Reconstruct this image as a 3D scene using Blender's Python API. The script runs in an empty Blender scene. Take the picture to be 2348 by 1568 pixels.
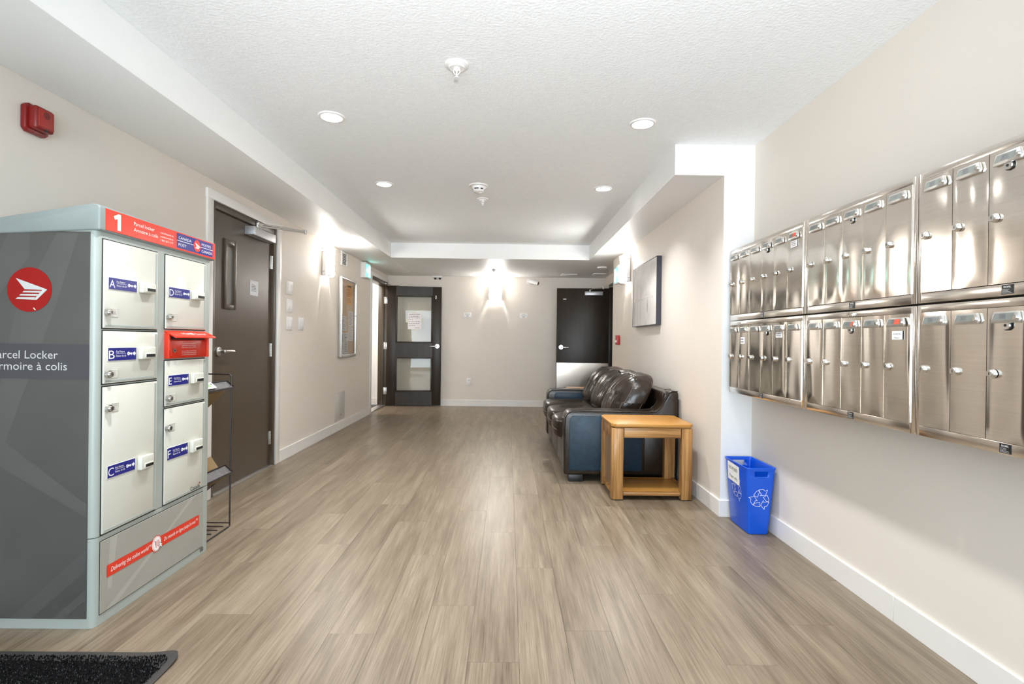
import bpy, bmesh, math, random
from math import radians as R, sin, cos, pi
from mathutils import Matrix, Vector, noise
random.seed(7)
C = bpy.context.scene.collection
S = bpy.context.scene

# ------------------------------------------------------------------ camera, world, lights, exposure
YAW, PITCH, ROLL, FPX, CAMZ = .0074, -.0022, .0124, 1195.0, 1.106
fwd = Vector((sin(YAW)*cos(PITCH), cos(YAW)*cos(PITCH), sin(PITCH)))
rgt0 = Vector((cos(YAW), -sin(YAW), 0)); up0 = rgt0.cross(fwd)
rgt = cos(ROLL)*rgt0 + sin(ROLL)*up0; up = -sin(ROLL)*rgt0 + cos(ROLL)*up0
cd = bpy.data.cameras.new('camera'); cam = bpy.data.objects.new('camera', cd); C.objects.link(cam)
cd.sensor_width = 36; cd.lens = 36*FPX/2348; cd.clip_start = .02; cd.clip_end = 60
cam.matrix_world = Matrix(((rgt.x, up.x, -fwd.x, 0), (rgt.y, up.y, -fwd.y, 0), (rgt.z, up.z, -fwd.z, CAMZ), (0, 0, 0, 1)))
S.camera = cam
vs = S.view_settings
S.display_settings.display_device = 'sRGB'
vs.view_transform = 'Standard'; vs.look = 'None'; vs.gamma = 1; vs.use_curve_mapping = False
vs.exposure = 1.87
W = bpy.data.worlds.new('World'); S.world = W; W.use_nodes = True
W.node_tree.nodes['Background'].inputs[0].default_value = (.62, .80, 1, 1)
W.node_tree.nodes['Background'].inputs[1].default_value = 1.2
S.cycles.max_bounces = 10; S.cycles.diffuse_bounces = 6; S.cycles.glossy_bounces = 5
S.cycles.transparent_max_bounces = 12; S.cycles.caustics_reflective = False; S.cycles.caustics_refractive = False
S.cycles.sample_clamp_indirect = 6

DOWN = 3.5        # W of each recessed ceiling light
SCONCE = 44.0       # W of the bulb in each wall lamp
DAY = 205.0         # W of daylight coming in through the entrance glazing behind the camera
FLASH = 74.0      # W of the flash bounced off the ceiling
def area(name, loc, rot, sx, sy, power, col, shape='RECTANGLE'):
    l = bpy.data.lights.new(name, 'AREA'); l.shape = shape; l.size = sx
    if shape == 'RECTANGLE': l.size_y = sy
    l.energy = power; l.color = col
    o = bpy.data.objects.new(name, l); o.location = loc; o.rotation_euler = rot; C.objects.link(o); return o
area('daylight', (-.25, -4.6, .35), (R(98), 0, 0), 7.0, 4.2, DAY, (.86, .94, 1.0))
fl_ = bpy.data.lights.new('bounce_flash', 'SPOT'); fl_.energy = FLASH; fl_.spot_size = R(74); fl_.spot_blend = .8; fl_.shadow_soft_size = .12; fl_.color = (1, 1, 1)
fo = bpy.data.objects.new('bounce_flash', fl_); fo.location = (.12, -.5, 1.15); fo.rotation_euler = (R(90+24), 0, R(0)); C.objects.link(fo)      # the photographer's flash, turned up at the ceiling
area('hall_lamp', (-2.9, 8.0, 2.3), (0, 0, 0), .5, .5, 13, (1, .97, .92))

# ------------------------------------------------------------------ materials
def nodes(name):
    m = bpy.data.materials.new(name); m.use_nodes = True
    nt = m.node_tree; return m, nt, nt.nodes['Principled BSDF']
def N(nt, t, **k):
    n = nt.nodes.new(t)
    for a, b in k.items(): setattr(n, a, b)
    return n
def coords(nt, scale, kind='Object', rnd=False):
    tc = N(nt, 'ShaderNodeTexCoord'); mp = N(nt, 'ShaderNodeMapping'); mp.inputs['Scale'].default_value = scale
    if rnd:
        oi = N(nt, 'ShaderNodeObjectInfo'); mu = N(nt, 'ShaderNodeVectorMath', operation='SCALE'); mu.inputs[0].default_value = (31, 17, 23)
        nt.links.new(oi.outputs['Random'], mu.inputs['Scale'])
        ad = N(nt, 'ShaderNodeVectorMath', operation='ADD'); nt.links.new(tc.outputs[kind], ad.inputs[0]); nt.links.new(mu.outputs[0], ad.inputs[1])
        nt.links.new(ad.outputs[0], mp.inputs['Vector'])
    else: nt.links.new(tc.outputs[kind], mp.inputs['Vector'])
    return mp.outputs[0]
def noise_tex(nt, vec, scale, detail=3, rough=.5):
    n = N(nt, 'ShaderNodeTexNoise'); n.inputs['Scale'].default_value = scale; n.inputs['Detail'].default_value = detail
    n.inputs['Roughness'].default_value = rough; nt.links.new(vec, n.inputs['Vector']); return n.outputs['Fac']
def ramp(nt, fac, stops):
    r = N(nt, 'ShaderNodeValToRGB'); e = r.color_ramp.elements
    while len(e) < len(stops): e.new(.5)
    for k, (p, c) in enumerate(stops): e[k].position = p; e[k].color = (*c, 1)
    nt.links.new(fac, r.inputs[0]); return r.outputs[0]
def bump(nt, bs, fac, strength, dist=.002):
    b = N(nt, 'ShaderNodeBump'); b.inputs['Strength'].default_value = strength; b.inputs['Distance'].default_value = dist
    nt.links.new(fac, b.inputs['Height']); nt.links.new(b.outputs[0], bs.inputs['Normal'])
def mat(name, col, rough=.5, metal=0., var=.04, vscale=6, bs_=0, bscale=120, spec=.5, stretch=(1, 1, 1), emit=None, es=0, coat=0, bdist=.002):
    m, nt, b = nodes(name)
    v = coords(nt, stretch)
    f = noise_tex(nt, v, vscale, 3)
    lo = tuple(max(0, c*(1-var)) for c in col); hi = tuple(min(1, c*(1+var)) for c in col)
    nt.links.new(ramp(nt, f, [(.3, lo), (.7, hi)]), b.inputs['Base Color'])
    b.inputs['Roughness'].default_value = rough; b.inputs['Metallic'].default_value = metal
    b.inputs['Specular IOR Level'].default_value = spec; b.inputs['Coat Weight'].default_value = coat
    if bs_: bump(nt, b, noise_tex(nt, v, bscale, 4), bs_, bdist)
    if emit: b.inputs['Emission Color'].default_value = (*emit, 1); b.inputs['Emission Strength'].default_value = es
    return m
def wood(name, cols, axis=2, rough=.35, gs=1., rnd=True, bs_=.15, spec=.4):
    m, nt, b = nodes(name)
    sc = [26*gs, 26*gs, 26*gs]; sc[axis] = 1.6*gs
    fine = [220*gs]*3; fine[axis] = 5*gs
    v1 = coords(nt, sc, rnd=rnd); v2 = coords(nt, fine, rnd=rnd)
    f1 = noise_tex(nt, v1, 1, 4, .6); f2 = noise_tex(nt, v2, 1, 3, .65)
    mx = N(nt, 'ShaderNodeMath', operation='MULTIPLY_ADD'); nt.links.new(f2, mx.inputs[0]); mx.inputs[1].default_value = .45
    m2 = N(nt, 'ShaderNodeMath', operation='MULTIPLY'); nt.links.new(f1, m2.inputs[0]); m2.inputs[1].default_value = .62
    nt.links.new(m2.outputs[0], mx.inputs[2])
    nt.links.new(ramp(nt, mx.outputs[0], [(.36, cols[0]), (.5, cols[1]), (.64, cols[2])]), b.inputs['Base Color'])
    b.inputs['Roughness'].default_value = rough; b.inputs['Specular IOR Level'].default_value = spec
    bump(nt, b, f2, bs_, .001)
    return m
def plank_mat(name):
    m, nt, b = nodes(name)
    v1 = coords(nt, (11, 1.1, 1), rnd=True); v2 = coords(nt, (230, 4.2, 1), rnd=True); v3 = coords(nt, (46, 2.6, 1), rnd=True)
    f1 = noise_tex(nt, v1, 1, 5, .6); f2 = noise_tex(nt, v2, 1, 3, .7); f3 = noise_tex(nt, v3, 1, 4, .65)
    oi = N(nt, 'ShaderNodeObjectInfo')
    def mad(a, k, c=None):
        n = N(nt, 'ShaderNodeMath', operation='MULTIPLY_ADD'); nt.links.new(a, n.inputs[0]); n.inputs[1].default_value = k
        if c is None: n.inputs[2].default_value = 0
        else: nt.links.new(c, n.inputs[2])
        return n.outputs[0]
    t = mad(f1, .46); t = mad(f2, .46, t); t = mad(f3, .34, t); t = mad(oi.outputs['Random'], .05, t)
    nt.links.new(ramp(nt, t, [(.42, (.055, .036, .021)), (.53, (.122, .089, .057)), (.66, (.188, .144, .098)), (.84, (.290, .236, .170))]), b.inputs['Base Color'])
    rr = N(nt, 'ShaderNodeMapRange'); nt.links.new(f2, rr.inputs['Value']); rr.inputs['To Min'].default_value = .26; rr.inputs['To Max'].default_value = .42
    nt.links.new(rr.outputs[0], b.inputs['Roughness']); b.inputs['Specular IOR Level'].default_value = .45
    bump(nt, b, f2, .22, .0012)
    return m
def steel(name, col, rough, stretch=(6, 6, 300), bs_=.04, anis=0):
    m, nt, b = nodes(name)
    f = noise_tex(nt, coords(nt, stretch), 1, 2)
    nt.links.new(ramp(nt, f, [(.3, tuple(c*.93 for c in col)), (.7, col)]), b.inputs['Base Color'])
    b.inputs['Metallic'].default_value = 1; b.inputs['Roughness'].default_value = rough
    if bs_: bump(nt, b, f, bs_, .0005)
    return m
def glass(name, tint, refl=.06):
    m = bpy.data.materials.new(name); m.use_nodes = True; nt = m.node_tree; nt.nodes.clear()
    o = N(nt, 'ShaderNodeOutputMaterial'); t = N(nt, 'ShaderNodeBsdfTransparent'); t.inputs[0].default_value = (*tint, 1)
    g = N(nt, 'ShaderNodeBsdfGlossy'); g.inputs['Roughness'].default_value = .02
    fr = N(nt, 'ShaderNodeFresnel'); fr.inputs[0].default_value = 1.5
    ge = N(nt, 'ShaderNodeNewGeometry'); iv = N(nt, 'ShaderNodeMath', operation='SUBTRACT'); iv.inputs[0].default_value = 1; nt.links.new(ge.outputs['Backfacing'], iv.inputs[1])
    ml = N(nt, 'ShaderNodeMath', operation='MULTIPLY'); nt.links.new(fr.outputs[0], ml.inputs[0]); nt.links.new(iv.outputs[0], ml.inputs[1])
    mx = N(nt, 'ShaderNodeMixShader'); nt.links.new(ml.outputs[0], mx.inputs[0]); nt.links.new(t.outputs[0], mx.inputs[1]); nt.links.new(g.outputs[0], mx.inputs[2])
    nt.links.new(mx.outputs[0], o.inputs[0]); return m
def lamp_mat(name, col, s): return mat(name, (.9, .9, .9), .5, emit=col, es=s, var=.01)

wallc = mat('wall_paint', (.745, .685, .615), .55, var=.012, vscale=2, bs_=.10, bscale=160, spec=.35)
whitewall = mat('white_paint', (.80, .80, .795), .5, var=.01, vscale=2, bs_=.08, bscale=160, spec=.35)
soffitc = mat('soffit_paint', (.875, .875, .86), .5, var=.01, vscale=2, bs_=.08, bscale=160, spec=.4)
ceilc = mat('ceiling_texture', (.885, .905, .915), .8, var=.02, vscale=30, bs_=.42, bscale=75, spec=.2, bdist=.006)
trimc = mat('trim_white', (.80, .775, .745), .35, var=.01, spec=.5)
plankm = plank_mat('vinyl_plank')
subfloor = mat('subfloor', (.07, .055, .04), .8)
halldark = mat('hall_floor', (.06, .055, .05), .6)
doorsteel = mat('bronze_paint', (.074, .053, .034), .33, var=.06, vscale=3, bs_=.05, bscale=300, spec=.5)
doordark = wood('espresso_wood', [(.019, .0125, .008), (.026, .0175, .0115), (.034, .0235, .0160)], 2, .36, .6, bs_=.06, spec=.28)
nickel = steel('brushed_nickel', (.66, .64, .61), .28, (40, 40, 40))
chrome = steel('chrome', (.80, .79, .77), .10, (20, 20, 20), 0)
stain = steel('stainless_steel', (.91, .86, .80), .115, (3, 3, 260), .025)
stainf = steel('stainless_frame', (.84, .79, .735), .18, (3, 3, 200), .03)
kickm = steel('kick_plate_steel', (.55, .50, .44), .22, (3, 3, 3), .10)
alum = steel('aluminium', (.72, .71, .69), .35, (60, 60, 4), .03)
closerm = mat('closer_silver', (.50, .50, .52), .38, .55, .02)
lockframe = mat('locker_frame_grey', (.35, .385, .355), .36, var=.03, spec=.5)
lockcap = mat('locker_cap_grey', (.235, .268, .26), .42, var=.05, spec=.5, bs_=.03, bscale=200)
lockdoor = mat('locker_door_grey', (.655, .65, .575), .20, var=.02, spec=.5)
lockdark = mat('locker_side_grey', (.066, .066, .061), .40, var=.10, vscale=3, stretch=(1, 1, 1))
swoosh = mat('locker_side_swoosh', (.079, .079, .074), .40, var=.06)
bandm = mat('locker_band_charcoal', (.048, .048, .056), .35)
palegrey = mat('locker_panel_grey', (.335, .322, .285), .26, var=.03)
paleswoosh = mat('locker_panel_swoosh', (.39, .378, .338), .26)
redm = mat('post_red', (.70, .034, .012), .30, var=.03, spec=.5)
redisc = mat('post_red_disc', (.27, .004, .003), .4, var=.03, spec=.25)
bluem = mat('sticker_blue', (.014, .016, .20), .30, var=.05)
white = mat('print_white', (.86, .86, .85), .45, var=.01)
greyprint = mat('print_grey', (.50, .50, .49), .55, spec=.2)
black = mat('black_plastic', (.012, .012, .012), .4, var=.2)
darkgap = mat('dark_gap', (.015, .013, .011), .8, var=.1)
paper = mat('paper', (.78, .74, .76), .7, var=.02)
paperb = mat('paper_bluish', (.72, .72, .74), .7, var=.02)
orangep = mat('orange_paper', (.80, .38, .11), .7, var=.03)
ink = mat('ink_grey', (.16, .15, .16), .7)
cork = mat('cork', (.66, .49, .35), .85, var=.15, vscale=90)
tape = mat('masking_tape', (.62, .60, .48), .5)
alarmred = mat('alarm_red', (.20, .007, .006), .35, var=.06)
alarmface = mat('alarm_red_face', (.33, .016, .010), .40, var=.1, vscale=200)
plastw = mat('white_plastic', (.82, .80, .79), .35, var=.01)
plastg = mat('warm_grey_metal', (.56, .53, .49), .5, var=.02)
shade = mat('lamp_shade', (.85, .83, .80), .5, emit=(1, .98, .95), es=15.0, var=.01)
ledm = lamp_mat('led_disc', (1, .985, .95), 1)
exitg = mat('exit_green', (.02, .5, .4), .4, emit=(.10, .72, .60), es=.75)
exitw = mat('exit_white', (.8, .9, .9), .4, emit=(.75, 1, .97), es=1.1)
leather = mat('brown_leather', (.020, .0125, .0080), .27, var=.25, vscale=8, bs_=.35, bscale=260, spec=.42, bdist=.0012)
leathw = mat('creased_leather', (.023, .0145, .0092), .25, var=.3, vscale=8, bs_=.38, bscale=9, spec=.45, stretch=(1.5, 6, .9), bdist=.014)
vinyl = mat('blue_black_vinyl', (.006, .027, .050), .46, var=.25, vscale=20, bs_=.35, bscale=180, spec=.5, bdist=.0015)
blindm = mat('glowing_blind', (.8, .8, .78), .6, emit=(1, .98, .94), es=.9)  # emission put in so the slats look daylit
sconcem = mat('satin_nickel_trim', (.42, .37, .33), .45, spec=.4)
stitch = mat('stitch_thread', (.13, .10, .08), .6)
oakv = wood('oak_upright', [(.105, .040, .011), (.32, .152, .046), (.52, .285, .105)], 2, .34, .7)
oakx = wood('oak_rail', [(.105, .040, .011), (.33, .158, .048), (.52, .285, .105)], 0, .34, .7)
oaktop = wood('oak_top', [(.36, .155, .030), (.44, .205, .042), (.50, .25, .058)], 0, .36, .8, bs_=.05, spec=.5)
oakdull = wood('oak_panel', [(.15, .085, .045), (.25, .155, .09), (.36, .24, .15)], 2, .5)
binb = mat('blue_plastic', (.002, .085, .60), .28, var=.03, spec=.5)
rubber = mat('mat_rubber', (.035, .031, .029), .55, var=.1)
pile = mat('mat_pile', (.005, .005, .0053), .9, var=.4, vscale=60, spec=.08)
pileg = mat('mat_pile_fleck', (.07, .07, .07), .9, var=.4, vscale=60, spec=.1)
wirem = mat('black_wire', (.016, .011, .010), .42, var=.15)
trayg = mat('rack_mesh_grey', (.10, .092, .09), .55, var=.2, vscale=40)
brownp = mat('brown_card', (.20, .125, .045), .55, var=.06)
navyf = mat('navy_frame', (.030, .029, .042), .4, var=.05)
lensb = mat('lens_black', (.01, .01, .012), .15)
clearp = glass('clear_pane', (.975, .98, .975))
greyp = glass('grey_pane', (.90, .905, .885))
def art_mat():
    m, nt, b = nodes('pale_print')
    v = coords(nt, (14, 1, 2.2)); f = noise_tex(nt, v, 1, 4, .6)
    v2 = coords(nt, (3, 1, 3)); f2 = noise_tex(nt, v2, 1, 2)
    a = N(nt, 'ShaderNodeMath', operation='MULTIPLY_ADD'); nt.links.new(f, a.inputs[0]); a.inputs[1].default_value = .55; nt.links.new(f2, a.inputs[2])
    nt.links.new(ramp(nt, a.outputs[0], [(.50, (.42, .40, .39)), (.66, (.66, .63, .61)), (.8, (.78, .755, .73))]), b.inputs['Base Color'])
    b.inputs['Roughness'].default_value = .12; return m
artm = art_mat(); artg = mat('print_mid_grey', (.55, .525, .51), .15, var=.2, vscale=12); artg2 = mat('print_pale_grey', (.655, .63, .61), .15, var=.1)  # greys of the shapes printed in the picture

# ------------------------------------------------------------------ mesh builder
def text_geo(s, italic=0, cache={}):
    k = (s, italic)
    if k not in cache:
        cu = bpy.data.curves.new('t', 'FONT'); cu.body = s; cu.size = 1; cu.shear = italic; cu.resolution_u = 3; cu.fill_mode = 'FRONT'
        o = bpy.data.objects.new('t', cu); me = o.to_mesh()
        cache[k] = ([tuple(v.co) for v in me.vertices], [tuple(p.vertices) for p in me.polygons])
        o.to_mesh_clear(); bpy.data.objects.remove(o); bpy.data.curves.remove(cu)
    return cache[k]
CAP = max(v[1] for v in text_geo('H')[0])
class B:
    def __init__(s, T=None): s.v = []; s.f = []; s.m = []; s.mats = []; s.T = T
    def slot(s, m):
        if m not in s.mats: s.mats.append(m)
        return s.mats.index(m)
    def add(s, vs_, fs, m, T=None):
        o = len(s.v); T = T if T is not None else s.T
        s.v += [tuple(T @ Vector(p)) for p in vs_] if T is not None else [tuple(p) for p in vs_]
        s.f += [tuple(i+o for i in f) for f in fs]; s.m += [s.slot(m)]*len(fs); return s
    def bm(s, bm, m, T=None):
        bm.verts.index_update(); s.add([v.co.copy() for v in bm.verts], [[v.index for v in f.verts] for f in bm.faces], m, T); bm.free(); return s
    def box(s, x0, x1, y0, y1, z0, z1, m, bev=0, seg=2, T=None):
        bm = bmesh.new(); bmesh.ops.create_cube(bm, size=1)
        for v in bm.verts: v.co = Vector(((x0+x1)/2+v.co.x*(x1-x0), (y0+y1)/2+v.co.y*(y1-y0), (z0+z1)/2+v.co.z*(z1-z0)))
        if bev: bmesh.ops.bevel(bm, geom=bm.edges[:], offset=bev, segments=seg, affect='EDGES', profile=.5)
        return s.bm(bm, m, T)
    def prism(s, poly, a0, a1, m, axis='y', bev=0, seg=2, T=None):
        f = {'y': lambda p, a: (p[0], a, p[1]), 'z': lambda p, a: (p[0], p[1], a), 'x': lambda p, a: (a, p[0], p[1])}[axis]
        bm = bmesh.new(); va = [bm.verts.new(f(p, a0)) for p in poly]; vb = [bm.verts.new(f(p, a1)) for p in poly]; n = len(poly)
        bm.faces.new(va); bm.faces.new(vb[::-1])
        for i in range(n): bm.faces.new((va[i], vb[i], vb[(i+1) % n], va[(i+1) % n]))
        bmesh.ops.recalc_face_normals(bm, faces=bm.faces)
        if bev: bmesh.ops.bevel(bm, geom=bm.edges[:], offset=bev, segments=seg, affect='EDGES', profile=.5)
        return s.bm(bm, m, T)
    def cyl(s, p0, p1, r, m, n=16, r2=None, T=None):
        p0, p1 = Vector(p0), Vector(p1); d = (p1-p0).normalized(); a = d.orthogonal().normalized(); b = d.cross(a); r2 = r if r2 is None else r2
        vs_ = [p0+r*(cos(2*pi*i/n)*a+sin(2*pi*i/n)*b) for i in range(n)]+[p1+r2*(cos(2*pi*i/n)*a+sin(2*pi*i/n)*b) for i in range(n)]
        fs = [(i, (i+1) % n, n+(i+1) % n, n+i) for i in range(n)]+[tuple(range(n))[::-1], tuple(range(n, 2*n))]
        return s.add(vs_, fs, m, T)
    def tube(s, pts, r, m, n=8, closed=False, T=None):
        pts = [Vector(p) for p in pts]; k = len(pts); vs_ = []; fs = []
        a = None
        for i, p in enumerate(pts):
            d = (pts[(i+1) % k]-pts[i-1]) if closed or 0 < i < k-1 else (pts[1]-pts[0] if i == 0 else pts[-1]-pts[-2])
            d.normalize()
            a = d.orthogonal().normalized() if a is None else (a-d*a.dot(d)).normalized()
            b = d.cross(a)
            vs_ += [p+r*(cos(2*pi*j/n)*a+sin(2*pi*j/n)*b) for j in range(n)]
        for i in range(k if closed else k-1):
            q = (i+1) % k
            fs += [(i*n+j, i*n+(j+1) % n, q*n+(j+1) % n, q*n+j) for j in range(n)]
        if not closed: fs += [tuple(range(n))[::-1], tuple(range((k-1)*n, k*n))]
        return s.add(vs_, fs, m, T)
    def lathe(s, prof, m, n=24, T=None):            # (r, z) about the z axis
        vs_ = []; fs = []; k = len(prof)
        for r, z in prof: vs_ += [(r*cos(2*pi*j/n), r*sin(2*pi*j/n), z) for j in range(n)]
        for i in range(k-1): fs += [(i*n+j, i*n+(j+1) % n, (i+1)*n+(j+1) % n, (i+1)*n+j) for j in range(n)]
        fs += [tuple(range(n))[::-1], tuple(range((k-1)*n, k*n))]
        return s.add(vs_, fs, m, T)
    def flat(s, poly, y, m, T=None): return s.add([(x, y, z) for x, z in poly], [tuple(range(len(poly)))], m, T)
    def rect(s, x0, x1, z0, z1, y, m, T=None): return s.flat([(x0, z0), (x1, z0), (x1, z1), (x0, z1)], y, m, T)
    def disc(s, x, z, r, y, m, n=40, T=None, rx=None): return s.flat([(x+(rx or r)*cos(2*pi*i/n), z+r*sin(2*pi*i/n)) for i in range(n)], y, m, T)
    def ribbon(s, pts, w, y, m, closed=True, T=None):
        k = len(pts)
        for i in range(k if closed else k-1):
            a = Vector(pts[i]); b = Vector(pts[(i+1) % k]); d = (b-a)
            if d.length < 1e-9: continue
            d.normalize(); nn = Vector((-d.y, d.x))*w/2; e = d*w/2
            s.flat([tuple(a-e-nn), tuple(b+e-nn), tuple(b+e+nn), tuple(a-e+nn)], y, m, T)
        return s
    def text(s, t, x, z, y, cap, m, w=None, al='l', ang=0, italic=0, T=None):
        vs_, fs = text_geo(t, italic)
        if not vs_: return s
        k = cap/CAP; x0 = min(v[0] for v in vs_); x1 = max(v[0] for v in vs_); kx = k if w is None else w/(x1-x0)
        wd = (x1-x0)*kx; off = {'l': 0, 'c': -wd/2, 'r': -wd}[al]; ca, sa = cos(ang), sin(ang); P = []
        for v in vs_:
            a = (v[0]-x0)*kx+off; b = v[1]*k; P.append((x+a*ca-b*sa, y, z+a*sa+b*ca))
        return s.add(P, fs, m, T)
    def lines(s, x0, x1, z0, z1, n, y, m, seed=0, h=.35, T=None):      # greeked small print
        rr = random.Random(seed); st = (z1-z0)/n
        for i in range(n):
            zz = z1-st*(i+.5); e = x0+(x1-x0)*rr.uniform(.55, 1)
            s.rect(x0, e, zz-st*h/2, zz+st*h/2, y, m, T)
        return s
    def build(s, name, parent=None, smooth=True, ang=38, **props):
        me = bpy.data.meshes.new(name); me.from_pydata(s.v, [], s.f)
        for m in s.mats: me.materials.append(m)
        me.polygons.foreach_set('material_index', s.m)
        if smooth:
            me.polygons.foreach_set('use_smooth', [True]*len(me.polygons)); me.set_sharp_from_angle(angle=R(ang))
        me.update()
        o = bpy.data.objects.new(name, me); C.objects.link(o)
        if parent: o.parent = parent
        for k, v in props.items(): o[k] = v
        return o
def thing(name, label, cat, M=None, group=None):
    o = bpy.data.objects.new(name, None); o.empty_display_size = .1; C.objects.link(o)
    if M is not None: o.matrix_world = M
    o['label'] = label; o['category'] = cat
    if group: o['group'] = group
    return o
def struct(name, M=None):
    o = bpy.data.objects.new(name, None); o.empty_display_size = .1; C.objects.link(o)
    if M is not None: o.matrix_world = M
    o['kind'] = 'structure'; return o
def tag(o, label, cat, group=None):
    o['label'] = label; o['category'] = cat
    if group: o['group'] = group
    return o
Tr = lambda x, y, z: Matrix.Translation((x, y, z))
Rz = lambda a: Matrix.Rotation(R(a), 4, 'Z')
XL, XR, XS, YB, ZC, ZS, YC, XREC = -2.034, 1.566, 1.369, 8.775, 2.374, 2.179, 3.324, 1.617
YF = -1.6
onL = lambda y, z=0, d=0: Tr(XL+d, y, z) @ Rz(90)        # local x runs along +Y, local -y points into the room
onR = lambda y, z=0, X=XR: Tr(X, y, z) @ Rz(-90)         # local x runs along -Y
onB = lambda x, z=0: Tr(x, YB, z)

# ------------------------------------------------------------------ room shell
D1 = (3.575, 4.565); D2 = (7.735, 8.762); D3 = (7.44, 8.40)
w = B()
for y0, y1, z0 in ((YF, D1[0], 0), (D1[0], D1[1], 2.045), (D1[1], D2[0], 0), (D2[0], D2[1], 2.052), (D2[1], YB+.14, 0)):
    w.box(XL-.14, XL, y0, y1, z0, ZC, wallc)
w.build('wall_left', smooth=False, kind='structure')
B().box(XL, XREC+.14, YB, YB+.14, 0, ZC, wallc).build('wall_back', smooth=False, kind='structure')
B().box(XR, XR+.14, YF, YC+.02, 0, ZC, wallc).build('wall_right', smooth=False, kind='structure')
w = B().box(XS, 1.80, YC+.004, 6.835, 0, ZC, wallc)
w.box(XS, XR+.02, YC, YC+.004, 0, ZC, whitewall)
w.build('wall_right_middle', smooth=False, kind='structure')
w = B()
for y0, y1, z0 in ((6.835, D3[0], 0), (D3[0], D3[1], 2.03), (D3[1], YB, 0)): w.box(XREC, XREC+.14, y0, y1, z0, ZC, wallc)
w.build('wall_right_recess', smooth=False, kind='structure')
# entrance wall behind the camera, with its glazing
w = B()
w.box(XL, -1.75, YF-.14, YF, 0, ZC, wallc); w.box(1.25, XR, YF-.14, YF, 0, ZC, wallc); w.box(-1.75, 1.25, YF-.14, YF, 2.22, ZC, wallc)
w.build('wall_front', smooth=False, kind='structure')
wn = struct('window_1', Tr(-.25, YF-.07, 0))
w = B()
for a, b in ((-1.5, -1.44), (-.53, -.47), (.47, .53), (1.44, 1.5)): w.box(a, b, -.03, .03, 0, 2.22, alum, .004)
w.box(-1.5, 1.5, -.03, .03, 2.16, 2.22, alum, .004); w.box(-1.5, 1.5, -.03, .03, 0, .10, alum, .004)
w.build('window_frame', wn)
for a in (-1.44, -.47, .53): B().box(a, a+.94 if a != -.47 else .47, -.004, .004, .10, 2.16, clearp).build('pane', wn, smooth=False)
# ceiling and dropped soffits
B().box(XL-.14, 1.80, YF-.14, YB+.14, ZC, ZC+.1, ceilc).build('ceiling', smooth=False, kind='structure')
SL, SR, SB = -1.5486, 1.0519, 6.850
B().box(XL, SL, YF, YB, ZS, ZC, soffitc, .003).build('ceiling_soffit_left', kind='structure')
B().box(SR, XS, YC, SB, ZS, ZC, whitewall).build('ceiling_soffit_right', smooth=False, kind='structure')
B().box(SL, XREC, SB, YB, ZS, ZC, whitewall).build('ceiling_soffit_back', smooth=False, kind='structure')
# floor: sub-floor slab and loose-lay planks
fl = B().box(XL-.14, XREC+.14, YF-.14, YB+.14, -.06, -.004, subfloor).build('floor', smooth=False, kind='structure')
PW, PL = .178, 1.215
i = 0; x = XL-.05; row = 0
meshes = {}
while x < XREC:
    y = YF-PL*((row*.382+.13*random.random()) % 1)
    while y < YB:
        x0, x1, y0, y1 = max(x, XL-.02), min(x+PW, XREC), max(y, YF-.1), min(y+PL, YB)
        if x0 > XS+.02: y0 = max(y0, YF) if y0 < YC else max(y0, 6.835)
        if x1-x0 > .01 and y1-y0 > .02 and not (x0 > XS+.02 and YC < y0 < 6.8) and not (x0 > XR and y1 < 6.9):
            g = .00025; key = (round(x1-x0, 3), round(y1-y0, 3))
            if key not in meshes:
                o = B().box(-(x1-x0)/2+g, (x1-x0)/2-g, -(y1-y0)/2+g, (y1-y0)/2-g, -.004, 0, plankm, .0004, 1).build('plank', fl, smooth=False); meshes[key] = o.data
            else:
                o = bpy.data.objects.new('plank', meshes[key]); C.objects.link(o); o.parent = fl
            o.location = ((x0+x1)/2, (y0+y1)/2, random.uniform(-.00025, 0))
        y += PL
    x += PW; row += 1
# baseboards
BH = .104
def base(name, segs):
    b = B()
    for x0, x1, y0, y1 in segs: b.box(x0, x1, y0, y1, 0, BH, trimc, .001, 1)
    b.build(name, kind='structure')
base('baseboard_left', [(XL, XL+.012, YF, 3.50), (XL, XL+.012, 4.64, 7.66)])
base('baseboard_back', [(XL+.02, 1.60, YB-.012, YB)])
base('baseboard_right', [(XR-.012, XR, YF, 2.07), (XR-.012, XR, 2.0715, YC)])
base('baseboard_right_middle', [(XS-.012, XS, YC, 3.70), (XS-.012, XS, 3.7012, 6.835), (XS-.012, XR, YC-.012, YC)])
base('baseboard_right_recess', [(XREC-.012, XREC, 6.835, 7.37)])

# hallway seen through the open left door
hb = B()
hb.box(-3.9, XL-.14, 8.855, 8.95, 0, 2.4, whitewall); hb.box(-4.0, -3.9, 6.9, 8.95, 0, 2.4, wallc); hb.box(-3.9, XL-.14, 6.9, 7.0, 0, 2.4, wallc)
hb.build('wall_hall', smooth=False, kind='structure')
B().box(-3.9, XL-.14, 7, 8.855, 2.4, 2.5, ceilc).build('ceiling_hall', smooth=False, kind='structure')
B().box(-3.9, XL-.02, 7, 8.855, -.05, -.002, halldark).build('floor_hall', smooth=False, kind='structure')
base('baseboard_hall', [(-3.9, XL-.14, 8.843, 8.855)])
rb = B().box(XREC+.14, 2.9, 8.7, 8.8, 0, 2.4, wallc).box(XREC+.14, 2.9, 7.0, 7.1, 0, 2.4, wallc).box(2.9, 3.0, 7, 8.8, 0, 2.4, wallc).box(XREC+.14, 3, 7, 8.8, 2.4, 2.5, wallc).box(XREC+.02, 3, 7, 8.8, -.05, -.002, halldark)
rb.build('wall_back_room', smooth=False, kind='structure')

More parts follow.
